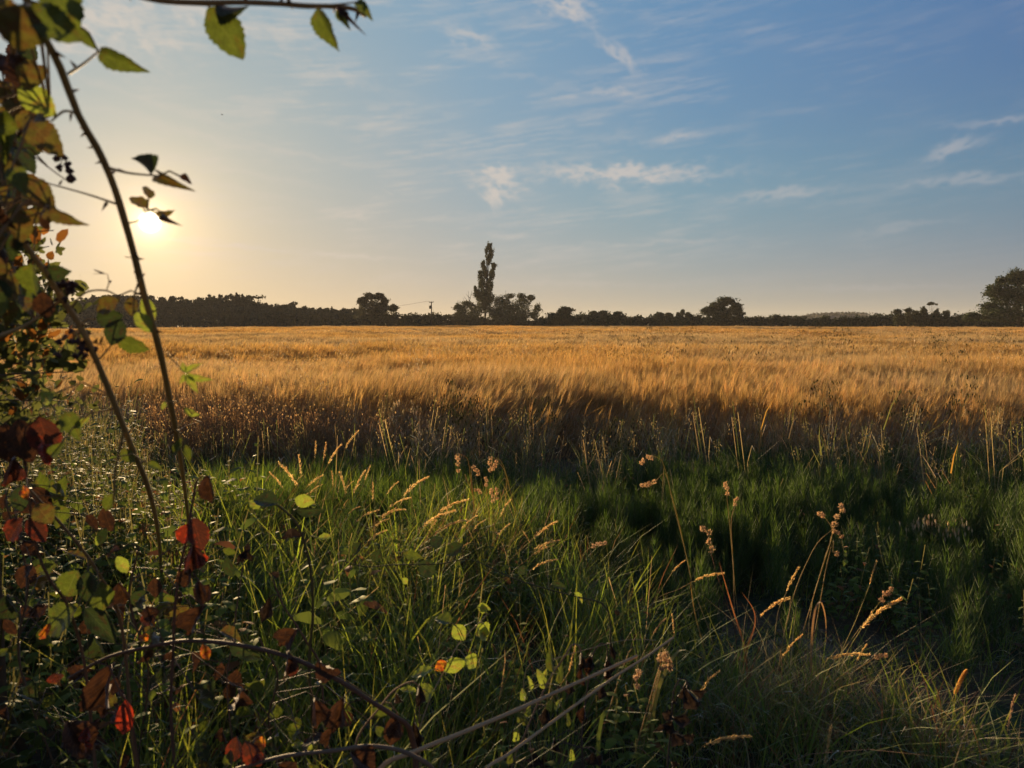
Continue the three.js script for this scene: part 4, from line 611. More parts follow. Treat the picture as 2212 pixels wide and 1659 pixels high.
{
  const R = rng(140), stand = (o, px, topY, d, h) => { const p = at(px, topY, d); o.position.set(p.x, p.y - h, p.z); return o; };
  const front = [['dark green wild oat leaning furthest over the front of the barley', 985, 812, 6.9, 1], ['bushy green wild oat beside the leaning one', 1010, 850, 6.8, 1], ['green wild oat drooping low under the leaning one', 950, 868, 6.8, 1], ['yellow green wild oat hanging before the dark straw', 1040, 900, 6.6, 1], ['pale papery wild oat glinting before the barley', 858, 862, 6.9, 0], ['silvery wild oat right beside the papery one', 905, 905, 6.6, 0], ['thin silvery wild oat low in front of the dark straw', 930, 925, 6.3, 0], ['small dark wild oat cluster above the golden barley edge', 1168, 852, 7.0, 1], ['dark wild oat fan rising beside the straight stem', 1765, 812, 6.9, 1], ['dark wild oat clump in the middle of two on that side', 1955, 838, 6.6, 1], ['tallest dark wild oat with raised husks near the picture edge', 2075, 800, 6.6, 1], ['greenish wild oat at the crop edge before the orange leaves', 1330, 900, 6.5, 1], ['light green wild oat low at the crop edge', 1352, 950, 6.2, 1], ['wild oat with one drooping pale branch in the dark corner', 2010, 1120, 4.4, 0], ['glinting pale wild oat under the bramble leaves', 498, 768, 8.2, 0], ['glinting wild oat standing above the dry weeds', 560, 800, 8.0, 0], ['pale wild oat between dry weeds and golden barley', 700, 815, 7.8, 0], ['wild oat husks catching light in front of the hazy barley', 640, 770, 8.6, 0]];
  front.forEach(([l, px, y, d, g]) => { const h = EYE - (y - HORIZON) * d / FOCAL; stand(oatPlant(l, null, R, h, g, false), px, y, d, h); });
  // the many oats farther out, alike
  const a = oatPlant('slender wild oat standing above the barley in front of the hedges', 'wild oats above the far barley', R, 1.32, true, true), b = oatPlant('slender wild oat standing above the barley in front of the hedges', 'wild oats above the far barley', R, 1.26, false, true), c = oatPlant('glinting straw coloured wild oat in the hazy barley below the sun', 'wild oats in the hazy barley', R, 1.08, false, true);
  const spots = []; for (let i = 0; i < 90; i++) { const d = 11 + 22 * R(), px = i < 62 ? 1230 + 1000 * Math.sqrt(R()) : 1000 + 900 * R(); spots.push([px, d]); }
  spots.forEach(([px, d], i) => { const o = i === 0 ? a : i === 1 ? b : copyOf(i % 3 ? a : b), x = (px - 1106) / FOCAL * d; o.position.set(x, landHeight(x, -d), -d); o.rotation.y = R() * 6.28; o.scale.setScalar(.92 + .26 * R()); });
  for (let i = 0; i < 46; i++) { const d = 9.5 + 16 * R(), px = 330 + 640 * R(), o = i ? copyOf(c) : c, x = (px - 1106) / FOCAL * d; o.position.set(x, 0, -d); o.rotation.y = R() * 6.28; o.scale.setScalar(.9 + .2 * R()); }
}
// stray barley at the front of the crop and broad blades standing alone
{
  const R = rng(170);
  const blade = (label, pts, depth, wide, color, cat = 'grass', name = 'tall_grass') => { const way = pts.map((p, i) => at(p[0], p[1], depth + .03 * i)), foot = way[0], g = V(foot.x + (R() - .5) * .05, marginHeight(foot.x, foot.z) - .02, foot.z), o = thing(name, label, cat, g), all = spline([g, ...way], 16).map((p) => p.sub(g)); part('blade', new Build().ribbon(all, (t) => wide * (t < .2 ? .35 + t * 3.2 : 1) * (1 - Math.max(0, (t - .2) / .8) ** 2.4), V(.8, .15, .55).normalize(), color).geometry(), M.grass, o); };
  const G = [.13, .17, .03], Y = [.24, .22, .05], RD = [.40, .15, .05];
  blade('broad bright green blade slanting with a reddish tip', [z6(1000, 640), z6(1080, 440), z6(1230, 178)], 2.8, .016, G);
  blade('bright green blade crossing the dark mat under the soil mound', [z6(590, 650), z6(690, 440), z6(830, 185)], 2.8, .012, G);
  blade('yellow blade bent over in a high arch above the dark plant', [z6(1190, 1110), z6(1280, 860), z6(1380, 722), z6(1480, 740), z6(1572, 792)], 2.2, .012, Y);
  blade('long dry amber blade hanging along a dark stalk', [z6(1640, 1150), z6(1570, 700), z6(1500, 420), z6(1462, 160)], 2.9, .009, [.42, .26, .06]);
  blade('red dry stalk leaning beside the bare soil', [z6(1905, 740), z6(1800, 380), z6(1690, 0)], 2.85, .008, RD);
  blade('rust red blade curving down beside the stalks', [z6(1900, 760), z6(1980, 520), z6(1970, 400), z6(1870, 250)], 2.85, .007, RD);
  blade('curled orange blade hooked over near the soil heap', [z7(410, 880), z7(440, 640), z7(470, 605), z7(500, 700), z7(505, 880)], 2.8, .008, [.40, .22, .09]);
  blade('green and yellow blade at the dark picture edge', [z7(1640, 1640), z7(1665, 1500), z7(1600, 1330)], 2.4, .014, G);
  blade('long green blade lying level above the withered plant', [z6(780, 1220), z6(950, 1212), z6(1180, 1225)], 1.9, .011, G);
  const lit = [[750, 1180, 830, 1070], [735, 1230, 790, 1085], [800, 1200, 880, 1110], [780, 1240, 905, 1095], [690, 1210, 640, 1110], [820, 1230, 870, 1130], [640, 1300, 660, 1180], [850, 1190, 905, 1090], [745, 1160, 735, 1120], [900, 1250, 985, 1150], [600, 1260, 655, 1165], [710, 1330, 730, 1200]];
  lit.forEach(([x0, y0, x1, y1], i) => { const way = [[x0 - 6, y0 + 60], [lerp(x0, x1, .5) + 3, lerp(y0, y1, .5)], [x1, y1]]; const before = taken.get('tall_grass') || 0; blade('broad sunlit green blade standing up in the lit grass', way, 2.9 + .1 * (i % 4), .011 + .003 * R(), vary(G, R, .2)); scene.children.at(-1).userData.group = 'broad blades in the lit grass'; });
  for (const [px, y, d, label] of [[1640, 905, 6.4, 'green and orange barley shoot standing out of the crop edge'], [1700, 925, 6.2, 'bent orange barley leaf over the dark crop foot'], [1770, 960, 5.6, 'pale tuft of young barley at the crop foot'], [2018, 1010, 5.2, 'small orange barley shoot alone in the dark margin'], [2050, 1000, 5.3, 'slim green barley shoot beside the orange one'], [1905, 900, 6.0, 'tall bent green thistle like stem before the barley'], [1330, 960, 6.2, 'yellow green young barley at the foot of the crop']]) {
    const tip = at(px, y, d), g = V(tip.x, marginHeight(tip.x, tip.z) - .02, tip.z), o = thing('barley_shoot', label, 'barley shoot', g), h = tip.y - g.y;
    const b = new Build(); b.tube([V(0, 0, 0), V(.01, h * .5, 0), V(.03, h * .86, 0)], .0025, 5, [.22, .2, .07]); part('stem', b.geometry(), M.seed, o);
    for (let k = 0; k < 5; k++) { const t = .3 + .14 * k, a = R() * 6.28, l = h * (.28 + .22 * R()), q = new Build(); q.ribbon([V(.02 * t, h * t, 0), V(Math.cos(a) * l * .25, h * t + l * .55, Math.sin(a) * l * .25), V(Math.cos(a) * l * .6, h * t + l * (k === 4 ? 1 : .5), Math.sin(a) * l * .5)], (u) => .011 * (1 - u ** 2), V(-Math.sin(a), .2, Math.cos(a)), vary(label.includes('orange') && k > 1 ? [.5, .26, .05] : [.2, .2, .05], R, .2)); part('leaf', q.geometry(), M.grass, o); }
  }
}

// ------------------------------------------------------------------ brambles
const thornShape = new Build().spindle(V(0, -.0015, 0), V(0, .0075, -.002), .0016, [.12, .07, .03], 5, .2).geometry();
const toEye = (p) => camera.position.clone().sub(p).normalize();
// way: [px, py, depth]; leaves: [foot px, foot py, tip px, tip py, width px, material, shape, depth, roll]
function bramble(name, label, way, radius, { skin = category => category === 'bramble' ? M.cane : M.twig, leaves = [], color = [.20, .13, .06], thorns = 0, seed = 1, ground = true, twigs = [], category = 'bramble', group, berries = [] } = {}) {
  const R = rng(seed * 17 + 3), P = way.map(([x, y, d]) => at(x, y, d));
  if (ground) { const e = P.at(-1), g = V(e.x + .05, marginHeight(e.x, e.z) - .02, e.z - .06); P.push(e.clone().lerp(g, .5).add(V(-.01, 0, .02)), g); }
  const base = P.at(-1).clone(), o = thing(name, label, category, base, group), line = spline(P, 40).map((p) => p.sub(base)), n = line.length - 1;
  part('cane', new Build().tube(line, (t) => radius * (.72 + .4 * t + .5 * sstep(.7, 1, t)) * (1 + .05 * Math.sin(t * 60)), 9, color).geometry(), skin(category), o);
  const allLines = [line];
  for (const [pts, r] of twigs) { const q = spline(pts.map(([x, y, d]) => at(x, y, d)), 14).map((p) => p.sub(base)); part('twig', new Build().tube(q, (t) => r * (1 - t * .4), 6, color).geometry(), M.cane, o); allLines.push(q); }
  for (let k = 0; k < thorns; k++) { const l = allLines[k % 4 === 3 && allLines.length > 1 ? 1 + k % (allLines.length - 1) : 0], i = 1 + Math.floor(R() * (l.length - 2)), t = l[i + 1].clone().sub(l[i - 1]).normalize(), s = V(R() - .5, R() - .5, R() - .5).cross(t).normalize(), m = part('thorn', thornShape, M.cane, o, l[i].clone().addScaledVector(s, radius * .6)); m.quaternion.setFromUnitVectors(V(0, 1, 0), s); m.scale.setScalar(.75 + .8 * R()); }
  for (const [x0, y0, x1, y1, w, mat, shape, depth, roll = 0] of leaves) {
    const a = at(x0, y0, depth), e = at(x1, y1, depth + (R() - .5) * .02), lf = new THREE.Group(); lf.name = 'leaf'; o.add(lf); const m = part('blade', LEAF[shape], L[mat], lf);
    orient(m, a.clone().sub(base), e.clone().sub(base), toEye(a).add(V(R() - .5, R() - .2, R() - .5).multiplyScalar(.7)), w * depth / FOCAL, roll);
    let near = null, best = 9; const f = a.clone().sub(base); for (const l of allLines) for (const q of l) { const dd = q.distanceTo(f); if (dd < best) { best = dd; near = q; } }
    if (best > .006 && best < .25) { const mid = near.clone().lerp(f, .5).add(V(0, .012 * best / .05, 0)); part('leaf_stalk', new Build().tube([near, mid, f], .0011, 5, color).geometry(), M.cane, lf); }
  }
  for (const [px, py, depth, size, count] of berries) { const c = at(px, py, depth).sub(base); for (let k = 0; k < count; k++) { const q = c.clone().add(V(R() - .5, R() - .5, R() - .5).multiplyScalar(size * depth / FOCAL)), b = new Build(); for (let j = 0; j < 7; j++) { const d = V(R() - .5, R() - .5, R() - .5).normalize().multiplyScalar(.0026); const s = q.clone().add(d); b.spindle(s.clone().add(V(0, -.003, 0)), s.clone().add(V(0, .003, 0)), .003, [.05, .03, .035], 6, .5); } b.tube([q, c.clone().add(V(0, size * .5 * depth / FOCAL, 0))], .0006, 4, color); part('berry', b.geometry(), M.cane, o); } }
  return o;
}
bramble('bramble_cane', 'long thorny bramble cane crossing in front of the low sun', [[40, -40, .60], [85, 60, .63], [125, 135, .66], [170, 250, .70], [215, 330, .74], [245, 400, .77], [270, 480, .80], [292, 560, .84], [308, 625, .88], [335, 720, .92], [352, 790, 1.0], [372, 890, 1.12], [385, 960, 1.3], [394, 1020, 1.7], [402, 1080, 2.3], [408, 1130, 3.0]], .0044, {
  seed: 1, thorns: 46, color: [.30, .21, .09], twigs: [[[[147, 160, .67], [180, 138, .675], [212, 112, .68]], .0016], [[[232, 362, .75], [280, 374, .75], [345, 380, .76]], .0016], [[[276, 482, .8], [300, 476, .8], [319, 455, .8]], .001], [[[165, 245, .70], [140, 240, .69], [110, 262, .68]], .0016], [[[360, 765, .94], [385, 790, .94], [399, 805, .94]], .0009], [[[303, 600, .86], [290, 640, .86], [288, 680, .86]], .0014], [[[290, 590, .85], [296, 560, .85], [270, 555, .85]], .0008], [[[250, 440, .78], [190, 420, .79], [100, 395, .8]], .0013], [[[380, 930, 1.03], [400, 905, 1.03], [420, 885, 1.03]], .001]],
  leaves: [[214, 112, 299, 152, 44, 'green', 'bent', .68, .3], [172, 58, 203, 106, 30, 'green', 'bent', .66, .6], [345, 378, 404, 408, 26, 'olive', 'curled', .76, .4], [388, 380, 416, 396, 16, 'brown', 'crumpled', .76], [326, 378, 296, 328, 16, 'dark', 'curled', .75, 1.0], [319, 452, 281, 422, 36, 'olive', 'oval', .8], [321, 430, 318, 400, 30, 'olive', 'oval', .8, .4], [334, 458, 378, 462, 22, 'olive', 'bent', .8, .8], [356, 464, 382, 486, 12, 'brown', 'curled', .8, .6], [292, 676, 327, 716, 34, 'fresh', 'oval', .87], [288, 640, 282, 682, 30, 'olive', 'oval', .86, .3],
    [400, 806, 432, 784, 15, 'fresh', 'narrow', .94], [401, 808, 460, 824, 17, 'fresh', 'narrow', .94, .3], [400, 810, 428, 848, 18, 'fresh', 'narrow', .94], [398, 808, 390, 830, 13, 'fresh', 'narrow', .94], [398, 804, 394, 782, 13, 'fresh', 'narrow', .94], [396, 882, 428, 898, 18, 'fresh', 'oval', 1.02, .5], [392, 945, 372, 985, 18, 'green', 'bent', 1.05], [400, 960, 412, 1000, 16, 'green', 'bent', 1.05], [358, 868, 350, 884, 10, 'fresh', 'oval', 1.0], [100, 262, 62, 250, 30, 'olive', 'bent', .68]] });
bramble('bramble_cane', 'thorny bramble cane slanting from the hedge below the sun', [[20, 470, .84], [66, 545, .86], [100, 590, .88], [130, 640, .90], [165, 690, .92], [200, 760, .95], [230, 830, 1.0], [262, 910, 1.06], [290, 980, 1.16], [312, 1030, 1.28], [335, 1110, 1.6], [346, 1190, 2.2], [352, 1250, 2.8]], .0046, {
  seed: 2, thorns: 30, color: [.28, .20, .095], twigs: [[[[150, 668, .91], [185, 632, .91], [230, 628, .91], [255, 640, .91]], .0014], [[[215, 775, .96], [240, 745, .96], [246, 722, .96]], .0013], [[[230, 628, .91], [235, 610, .91], [232, 592, .91]], .0008], [[[165, 690, .92], [190, 735, .93], [228, 745, .94]], .001], [[[268, 930, 1.06], [250, 1010, 1.1], [245, 1090, 1.15]], .002], [[[-10, 730, .9], [60, 700, .9], [130, 650, .9]], .0028]],
  leaves: [[258, 648, 205, 672, 40, 'olive', 'oval', .92], [208, 690, 262, 682, 44, 'dark', 'bent', .93], [262, 690, 238, 745, 46, 'dark', 'oval', .94, .2], [250, 732, 324, 758, 40, 'green', 'flat', .95, .3], [232, 592, 204, 588, 10, 'brown', 'curled', .91], [236, 606, 240, 614, 9, 'brown', 'oval', .91], [310, 640, 330, 700, 30, 'fresh', 'oval', .93], [262, 970, 292, 1000, 26, 'green', 'flat', 1.1, .3], [140, 890, 168, 945, 40, 'green', 'bent', 1.0], [118, 850, 85, 870, 30, 'fresh', 'oval', 1.0], [160, 925, 195, 900, 16, 'fresh', 'narrow', 1.0], [318, 1000, 350, 1012, 16, 'green', 'bent', 1.1], [110, 985, 130, 960, 26, 'green', 'bent', .98], [60, 480, 108, 450, 34, 'olive', 'bent', .85], [100, 590, 150, 588, 36, 'dark', 'bent', .88, .4], [94, 630, 98, 690, 46, 'brown', 'oval', .88]],
  berries: [[168, 742, .94, 60, 14], [132, 632, .9, 36, 8], [150, 618, .9, 24, 6]] });
bramble('bramble_cane', 'bramble branch arching across the top border with two hanging green leaves', [[790, 34, .72], [765, 20, .72], [720, 14, .71], [660, 13, .70], [600, 8, .70], [520, 5, .69], [430, 6, .68], [330, -2, .67], [220, -40, .66], [60, -120, .66], [-220, -140, .70], [-420, 300, .9]], .0030, {
  seed: 3, thorns: 22, color: [.28, .18, .08], twigs: [[[[700, 12, .7], [745, 8, .7], [772, 4, .7]], .0012], [[[720, 14, .71], [750, 28, .71], [745, 20, .71]], .001]],
  leaves: [[452, 16, 522, 121, 78, 'green', 'oval', .69, -.15], [468, 8, 528, 30, 26, 'dark', 'curled', .69, 1.1], [684, 18, 724, 109, 46, 'green', 'narrow', .70, .2], [768, 4, 800, 32, 24, 'green', 'bent', .7], [735, 24, 754, 62, 18, 'dark', 'curled', .71], [742, 20, 776, 64, 12, 'brown', 'curled', .71, .8], [726, 22, 740, 48, 16, 'green', 'oval', .71]] });
// the big leaves in the top corner and the column of leaves down the hedge side
{
  const R = rng(51), leaves = [[62, 20, 168, 82, 74, 'green', 'oval', .56, .15], [50, 10, 38, 108, 104, 'olive', 'oval', .55], [95, -70, 160, 78, 90, 'green', 'oval', .57, -.3], [-30, -10, 30, 70, 80, 'olive', 'oval', .56]];
  const mats = ['olive', 'brown', 'green', 'olive', 'dark', 'olive'], shapes = ['oval', 'bent', 'crumpled', 'oval', 'flat', 'curled'];
  for (let y = 120; y < 640; y += 11) { const x = -40 + R() * 118 - (y > 330 && y < 400 ? 26 : 0), a = .4 + R() * 1.5, l = 52 + R() * 40; leaves.push([x, y, x + Math.cos(a) * l * .7, y + Math.sin(a) * l, l * (.5 + .3 * R()), mats[Math.floor(R() * 6)], shapes[Math.floor(R() * 6)], .68 + .34 * R(), (R() - .5) * 1.2]); }
  for (let k = 0; k < 46; k++) { const y = 60 + R() * 640, x = -70 + R() * 120, a = .3 + R() * 1.6, l = 46 + R() * 40; leaves.push([x, y, x + Math.cos(a) * l * .7, y + Math.sin(a) * l, l * .7, ['dark', 'brown', 'olive'][k % 3], shapes[k % 6], 1.0 + .35 * R(), (R() - .5) * 1.4]); }
  leaves.push([40, 190, 118, 246, 62, 'fresh', 'oval', .72], [55, 255, 128, 330, 66, 'olive', 'oval', .72], [60, 385, 112, 440, 50, 'olive', 'oval', .76], [104, 446, 166, 488, 34, 'olive', 'bent', .76, .5], [86, 470, 108, 500, 20, 'brown', 'bent', .76], [30, 120, 76, 160, 40, 'brown', 'crumpled', .74], [20, 130, 66, 200, 60, 'brown', 'crumpled', .76]);
  bramble('bramble_bush', 'dense olive and brown bramble leaves hanging down the hedge side', [[-20, -60, .78], [20, 60, .80], [36, 180, .84], [28, 300, .88], [40, 430, .92], [-10, 560, .98], [-60, 700, 1.05], [-140, 900, 1.15]], .0042, { seed: 4, thorns: 14, leaves, twigs: [[[[36, 180, .84], [70, 190, .8], [110, 250, .75]], .0014], [[[28, 300, .88], [90, 350, .84], [130, 380, .82], [148, 392, .82]], .0009], [[[46, 430, .92], [90, 440, .86], [120, 452, .8]], .0012]], berries: [[138, 352, .84, 30, 5], [150, 390, .84, 16, 3], [160, 18, .7, 26, 4]] });
}
// low canes, red leaves and dead stems in the near tangle
bramble('bramble_cane', 'dark thorny cane arching across the lower tangle', [[150, 1464, 1.55], [232, 1420, 1.5], [300, 1402, 1.46], [364, 1389, 1.44], [412, 1384, 1.43], [488, 1389, 1.42], [556, 1401, 1.42], [604, 1413, 1.42], [662, 1434, 1.43], [733, 1470, 1.45], [805, 1517, 1.48], [848, 1545, 1.5], [888, 1580, 1.54]], .0046, {
  seed: 5, thorns: 26, color: [.10, .06, .045], leaves: [[318, 1310, 335, 1345, 34, 'brown', 'crumpled', 1.45], [330, 1330, 300, 1352, 26, 'red', 'bent', 1.45], [258, 1260, 272, 1310, 40, 'brown', 'crumpled', 1.45], [640, 1360, 600, 1400, 50, 'brown', 'crumpled', 1.44], [622, 1408, 618, 1475, 26, 'brown', 'crumpled', 1.43], [690, 1430, 735, 1460, 44, 'brown', 'crumpled', 1.44, .5], [372, 1405, 366, 1430, 30, 'brown', 'crumpled', 1.44], [440, 1392, 452, 1428, 22, 'amber', 'crumpled', 1.44], [316, 1385, 300, 1372, 18, 'amber', 'crumpled', 1.45], [680, 1510, 690, 1580, 40, 'brown', 'crumpled', 1.46], [740, 1510, 720, 1590, 44, 'brown', 'crumpled', 1.47], [850, 1545, 846, 1615, 40, 'brown', 'oval', 1.5], [860, 1560, 840, 1600, 40, 'brown', 'crumpled', 1.5], [636, 1425, 628, 1468, 24, 'red', 'bent', 1.43], [720, 1570, 700, 1620, 24, 'brown', 'crumpled', 1.47]] });
bramble('bramble_cane', 'upright cane hung with glowing red leaves', [[424, 1040, 1.42], [412, 1110, 1.42], [402, 1170, 1.43], [388, 1230, 1.44], [378, 1310, 1.45], [374, 1400, 1.46], [370, 1560, 1.48]], .0030, {
  seed: 6, thorns: 10, color: [.10, .06, .045], leaves: [[416, 1118, 440, 1190, 46, 'red', 'oval', 1.41], [410, 1130, 384, 1182, 34, 'bright', 'bent', 1.41], [420, 1175, 410, 1250, 44, 'red', 'crumpled', 1.42], [425, 1190, 436, 1230, 24, 'bright', 'crumpled', 1.42], [410, 1230, 395, 1272, 36, 'brown', 'crumpled', 1.42], [450, 1030, 455, 1090, 34, 'brown', 'crumpled', 1.42], [430, 1255, 440, 1310, 26, 'brown', 'crumpled', 1.42], [440, 1310, 400, 1378, 40, 'brown', 'crumpled', 1.43]] });
bramble('bramble_cane', 'thin dark cane with two orange red leaves near the hedge', [[55, 1010, 1.2], [70, 1130, 1.24], [86, 1205, 1.28], [116, 1265, 1.32], [142, 1300, 1.36], [180, 1420, 1.42]], .0028, {
  seed: 7, thorns: 8, color: [.12, .075, .05], leaves: [[50, 1118, 10, 1172, 44, 'red', 'oval', 1.22], [62, 1118, 96, 1170, 40, 'red', 'oval', 1.22], [78, 1090, 110, 1130, 46, 'olive', 'oval', 1.22], [40, 905, 64, 1000, 66, 'brown', 'oval', 1.1], [84, 900, 112, 985, 70, 'red', 'oval', 1.1, .3], [10, 915, 22, 1000, 60, 'brown', 'oval', 1.12], [96, 960, 108, 1005, 36, 'bright', 'crumpled', 1.08], [30, 990, 14, 1060, 40, 'red', 'crumpled', 1.1], [60, 1080, 48, 1046, 20, 'amber', 'crumpled', 1.15]] });
bramble('bramble_cane', 'slanting cane carrying large green and amber leaves', [[66, 1060, 1.3], [112, 1110, 1.33], [160, 1165, 1.36], [214, 1240, 1.42], [260, 1340, 1.5]], .0032, {
  seed: 8, thorns: 10, color: [.13, .09, .05], leaves: [[168, 1232, 138, 1290, 60, 'green', 'oval', 1.36], [190, 1232, 186, 1305, 40, 'dark', 'bent', 1.37], [214, 1258, 224, 1324, 52, 'green', 'oval', 1.38], [168, 1312, 92, 1366, 74, 'green', 'oval', 1.36, .2], [184, 1312, 252, 1390, 44, 'dark', 'bent', 1.38], [252, 1202, 276, 1238, 26, 'fresh', 'oval', 1.42], [86, 1375, 110, 1345, 18, 'amber', 'crumpled', 1.36], [230, 1140, 208, 1180, 22, 'fresh', 'oval', 1.4]] });
bramble('bramble_cane', 'stem with one bright red oval leaf near the bottom corner', [[236, 1440, 1.36], [262, 1500, 1.37], [276, 1520, 1.38], [300, 1660, 1.42]], .0020, { seed: 9, color: [.12, .07, .05], leaves: [[272, 1510, 268, 1592, 37, 'bright', 'oval', 1.36], [190, 1572, 180, 1610, 24, 'bright', 'crumpled', 1.36], [182, 1600, 190, 1626, 16, 'bright', 'crumpled', 1.36], [120, 1455, 125, 1475, 34, 'red', 'crumpled', 1.38], [150, 1560, 200, 1640, 70, 'brown', 'crumpled', 1.37], [240, 1440, 216, 1560, 60, 'brown', 'crumpled', 1.4]] });
bramble('bramble_cane', 'low thick cane along the bottom border', [[500, 1664, 1.33], [618, 1633, 1.34], [719, 1622, 1.35], [793, 1612, 1.36], [856, 1619, 1.37], [899, 1636, 1.38], [940, 1670, 1.4]], .0044, { seed: 10, thorns: 10, color: [.16, .11, .075], leaves: [[512, 1590, 500, 1650, 36, 'red', 'oval', 1.34], [530, 1600, 562, 1660, 44, 'red', 'oval', 1.33, .3], [568, 1590, 556, 1625, 26, 'amber', 'oval', 1.34], [556, 1628, 560, 1652, 24, 'bright', 'crumpled', 1.33], [498, 1620, 486, 1660, 22, 'green', 'bent', 1.33], [600, 1650, 640, 1690, 40, 'brown', 'crumpled', 1.34], [760, 1625, 820, 1668, 50, 'brown', 'crumpled', 1.36], [655, 1606, 625, 1612, 14, 'fresh', 'narrow', 1.36], [672, 1606, 664, 1625, 12, 'fresh', 'narrow', 1.36]] });
bramble('bramble_cane', 'tall dark green stem bowing left with leaves at its tip', [[586, 1084, 1.75], [606, 1096, 1.75], [640, 1130, 1.76], [660, 1180, 1.77], [672, 1240, 1.78], [676, 1330, 1.8], [668, 1430, 1.82]], .0036, { seed: 11, thorns: 8, color: [.08, .075, .035], leaves: [[600, 1088, 544, 1072, 42, 'dark', 'bent', 1.74, .4], [560, 1100, 540, 1080, 22, 'fresh', 'oval', 1.74], [636, 1078, 680, 1086, 32, 'fresh', 'flat', 1.75, .2], [640, 1100, 700, 1108, 22, 'dark', 'bent', 1.75, .8], [648, 1160, 606, 1160, 24, 'dead', 'crumpled', 1.76], [688, 1162, 714, 1158, 18, 'fresh', 'oval', 1.76]] });
bramble('dead_stem', 'short dark dead stem bending across the lit grass', [[590, 1252, 1.8], [612, 1308, 1.8], [640, 1350, 1.81], [667, 1394, 1.82], [688, 1428, 1.84]], .0028, { seed: 12, color: [.12, .08, .06], category: 'dead stem', leaves: [[582, 1290, 566, 1345, 28, 'dead', 'limp', 1.8], [598, 1248, 586, 1236, 16, 'dead', 'crumpled', 1.8]] });
bramble('dead_stem', 'brittle stalk topped by a withered flower head', [[530, 1186, 1.7], [522, 1243, 1.7], [510, 1320, 1.71], [500, 1400, 1.72], [490, 1470, 1.74]], .0018, { seed: 13, color: [.16, .11, .08], category: 'dead stem', leaves: [[530, 1192, 522, 1215, 18, 'dead', 'limp', 1.7], [532, 1190, 545, 1212, 16, 'dead', 'limp', 1.7], [530, 1192, 536, 1172, 16, 'dead', 'limp', 1.7], [528, 1196, 512, 1222, 12, 'dead', 'limp', 1.7]] });
bramble('dead_stem', 'pale dry stick, the thicker of two crossing the near grass', [[1376, 1417, 1.72], [1311, 1446, 1.66], [1203, 1494, 1.58], [1094, 1543, 1.5], [1000, 1582, 1.46], [900, 1622, 1.42], [820, 1662, 1.4]], .0046, { seed: 14, color: [.45, .31, .18], category: 'stick' });
bramble('dead_stem', 'pale dry stick, the thinner and longer of two crossing the near grass', [[1455, 1377, 1.78], [1392, 1421, 1.72], [1325, 1464, 1.66], [1257, 1513, 1.6], [1176, 1572, 1.54], [1094, 1632, 1.48], [1050, 1664, 1.46]], .0034, { seed: 15, color: [.47, .33, .19], category: 'stick' });
bramble('dead_stem', 'long thin straw lying level across the near grass', [[1418, 1383, 1.9], [1357, 1382, 1.88], [1270, 1402, 1.86], [1200, 1422, 1.84], [1140, 1440, 1.82]], .0011, { seed: 16, color: [.40, .30, .17], category: 'straw', name: 'straw' });
bramble('bramble_shoot', 'young bramble shoot with pale green leaves on a dry stalk', [[1052, 1328, 1.95], [1010, 1370, 1.92], [988, 1395, 1.9], [965, 1440, 1.88], [942, 1482, 1.86], [920, 1533, 1.84], [905, 1590, 1.84]], .0020, { seed: 17, color: [.30, .24, .14], leaves: [[975, 1345, 940, 1330, 34, 'green', 'bent', 1.88, .5], [980, 1350, 1005, 1384, 34, 'fresh', 'flat', 1.9], [1030, 1352, 1060, 1380, 44, 'fresh', 'bent', 1.92], [1048, 1352, 1040, 1382, 24, 'fresh', 'bent', 1.92], [976, 1420, 985, 1455, 50, 'fresh', 'oval', 1.88], [1005, 1420, 1032, 1440, 36, 'fresh', 'bent', 1.88], [935, 1446, 884, 1460, 32, 'fresh', 'flat', 1.86, .5], [965, 1430, 938, 1448, 24, 'amber', 'flat', 1.87], [938, 1490, 896, 1508, 50, 'fresh', 'flat', 1.85, .4], [900, 1492, 862, 1488, 18, 'fresh', 'flat', 1.86, .6], [1030, 1310, 1060, 1316, 20, 'fresh', 'flat', 1.95], [1046, 1325, 1040, 1305, 18, 'fresh', 'flat', 1.95]] });
bramble('dead_stem', 'hooked brown stem with withered drooping leaves below the pale shoot', [[908, 1486, 1.62], [890, 1473, 1.6], [853, 1490, 1.58], [819, 1530, 1.56], [770, 1602, 1.54]], .0024, { seed: 18, color: [.22, .15, .09], category: 'dead stem', leaves: [[905, 1480, 900, 1530, 20, 'dead', 'limp', 1.62], [855, 1495, 862, 1520, 18, 'dead', 'limp', 1.58], [858, 1540, 852, 1610, 42, 'brown', 'bent', 1.57], [895, 1560, 905, 1610, 30, 'dead', 'limp', 1.6], [905, 1590, 900, 1630, 24, 'dead', 'limp', 1.6]] });
bramble('bramble_shoot', 'trailing bramble runner with small leaves crossing the lit grass', [[740, 1212, 2.4], [790, 1224, 2.4], [850, 1220, 2.4], [950, 1218, 2.4], [1010, 1208, 2.42], [1060, 1226, 2.42], [1100, 1246, 2.42], [1180, 1272, 2.42], [1250, 1290, 2.44], [1310, 1312, 2.46]], .0022, { seed: 19, color: [.10, .09, .04], ground: true, leaves: [[820, 1188, 806, 1216, 26, 'dark', 'flat', 2.4], [870, 1195, 915, 1206, 20, 'green', 'flat', 2.4, .4], [905, 1215, 940, 1240, 40, 'dark', 'oval', 2.4], [930, 1180, 955, 1160, 30, 'dark', 'flat', 2.4], [1120, 1225, 1135, 1240, 24, 'dark', 'flat', 2.42], [870, 1248, 880, 1262, 14, 'fresh', 'oval', 2.4], [1000, 1175, 960, 1200, 30, 'dark', 'bent', 2.4], [780, 1172, 760, 1200, 22, 'dark', 'bent', 2.4], [1190, 1262, 1225, 1268, 18, 'dark', 'bent', 2.42], [1240, 1280, 1262, 1300, 14, 'fresh', 'bent', 2.44]] });
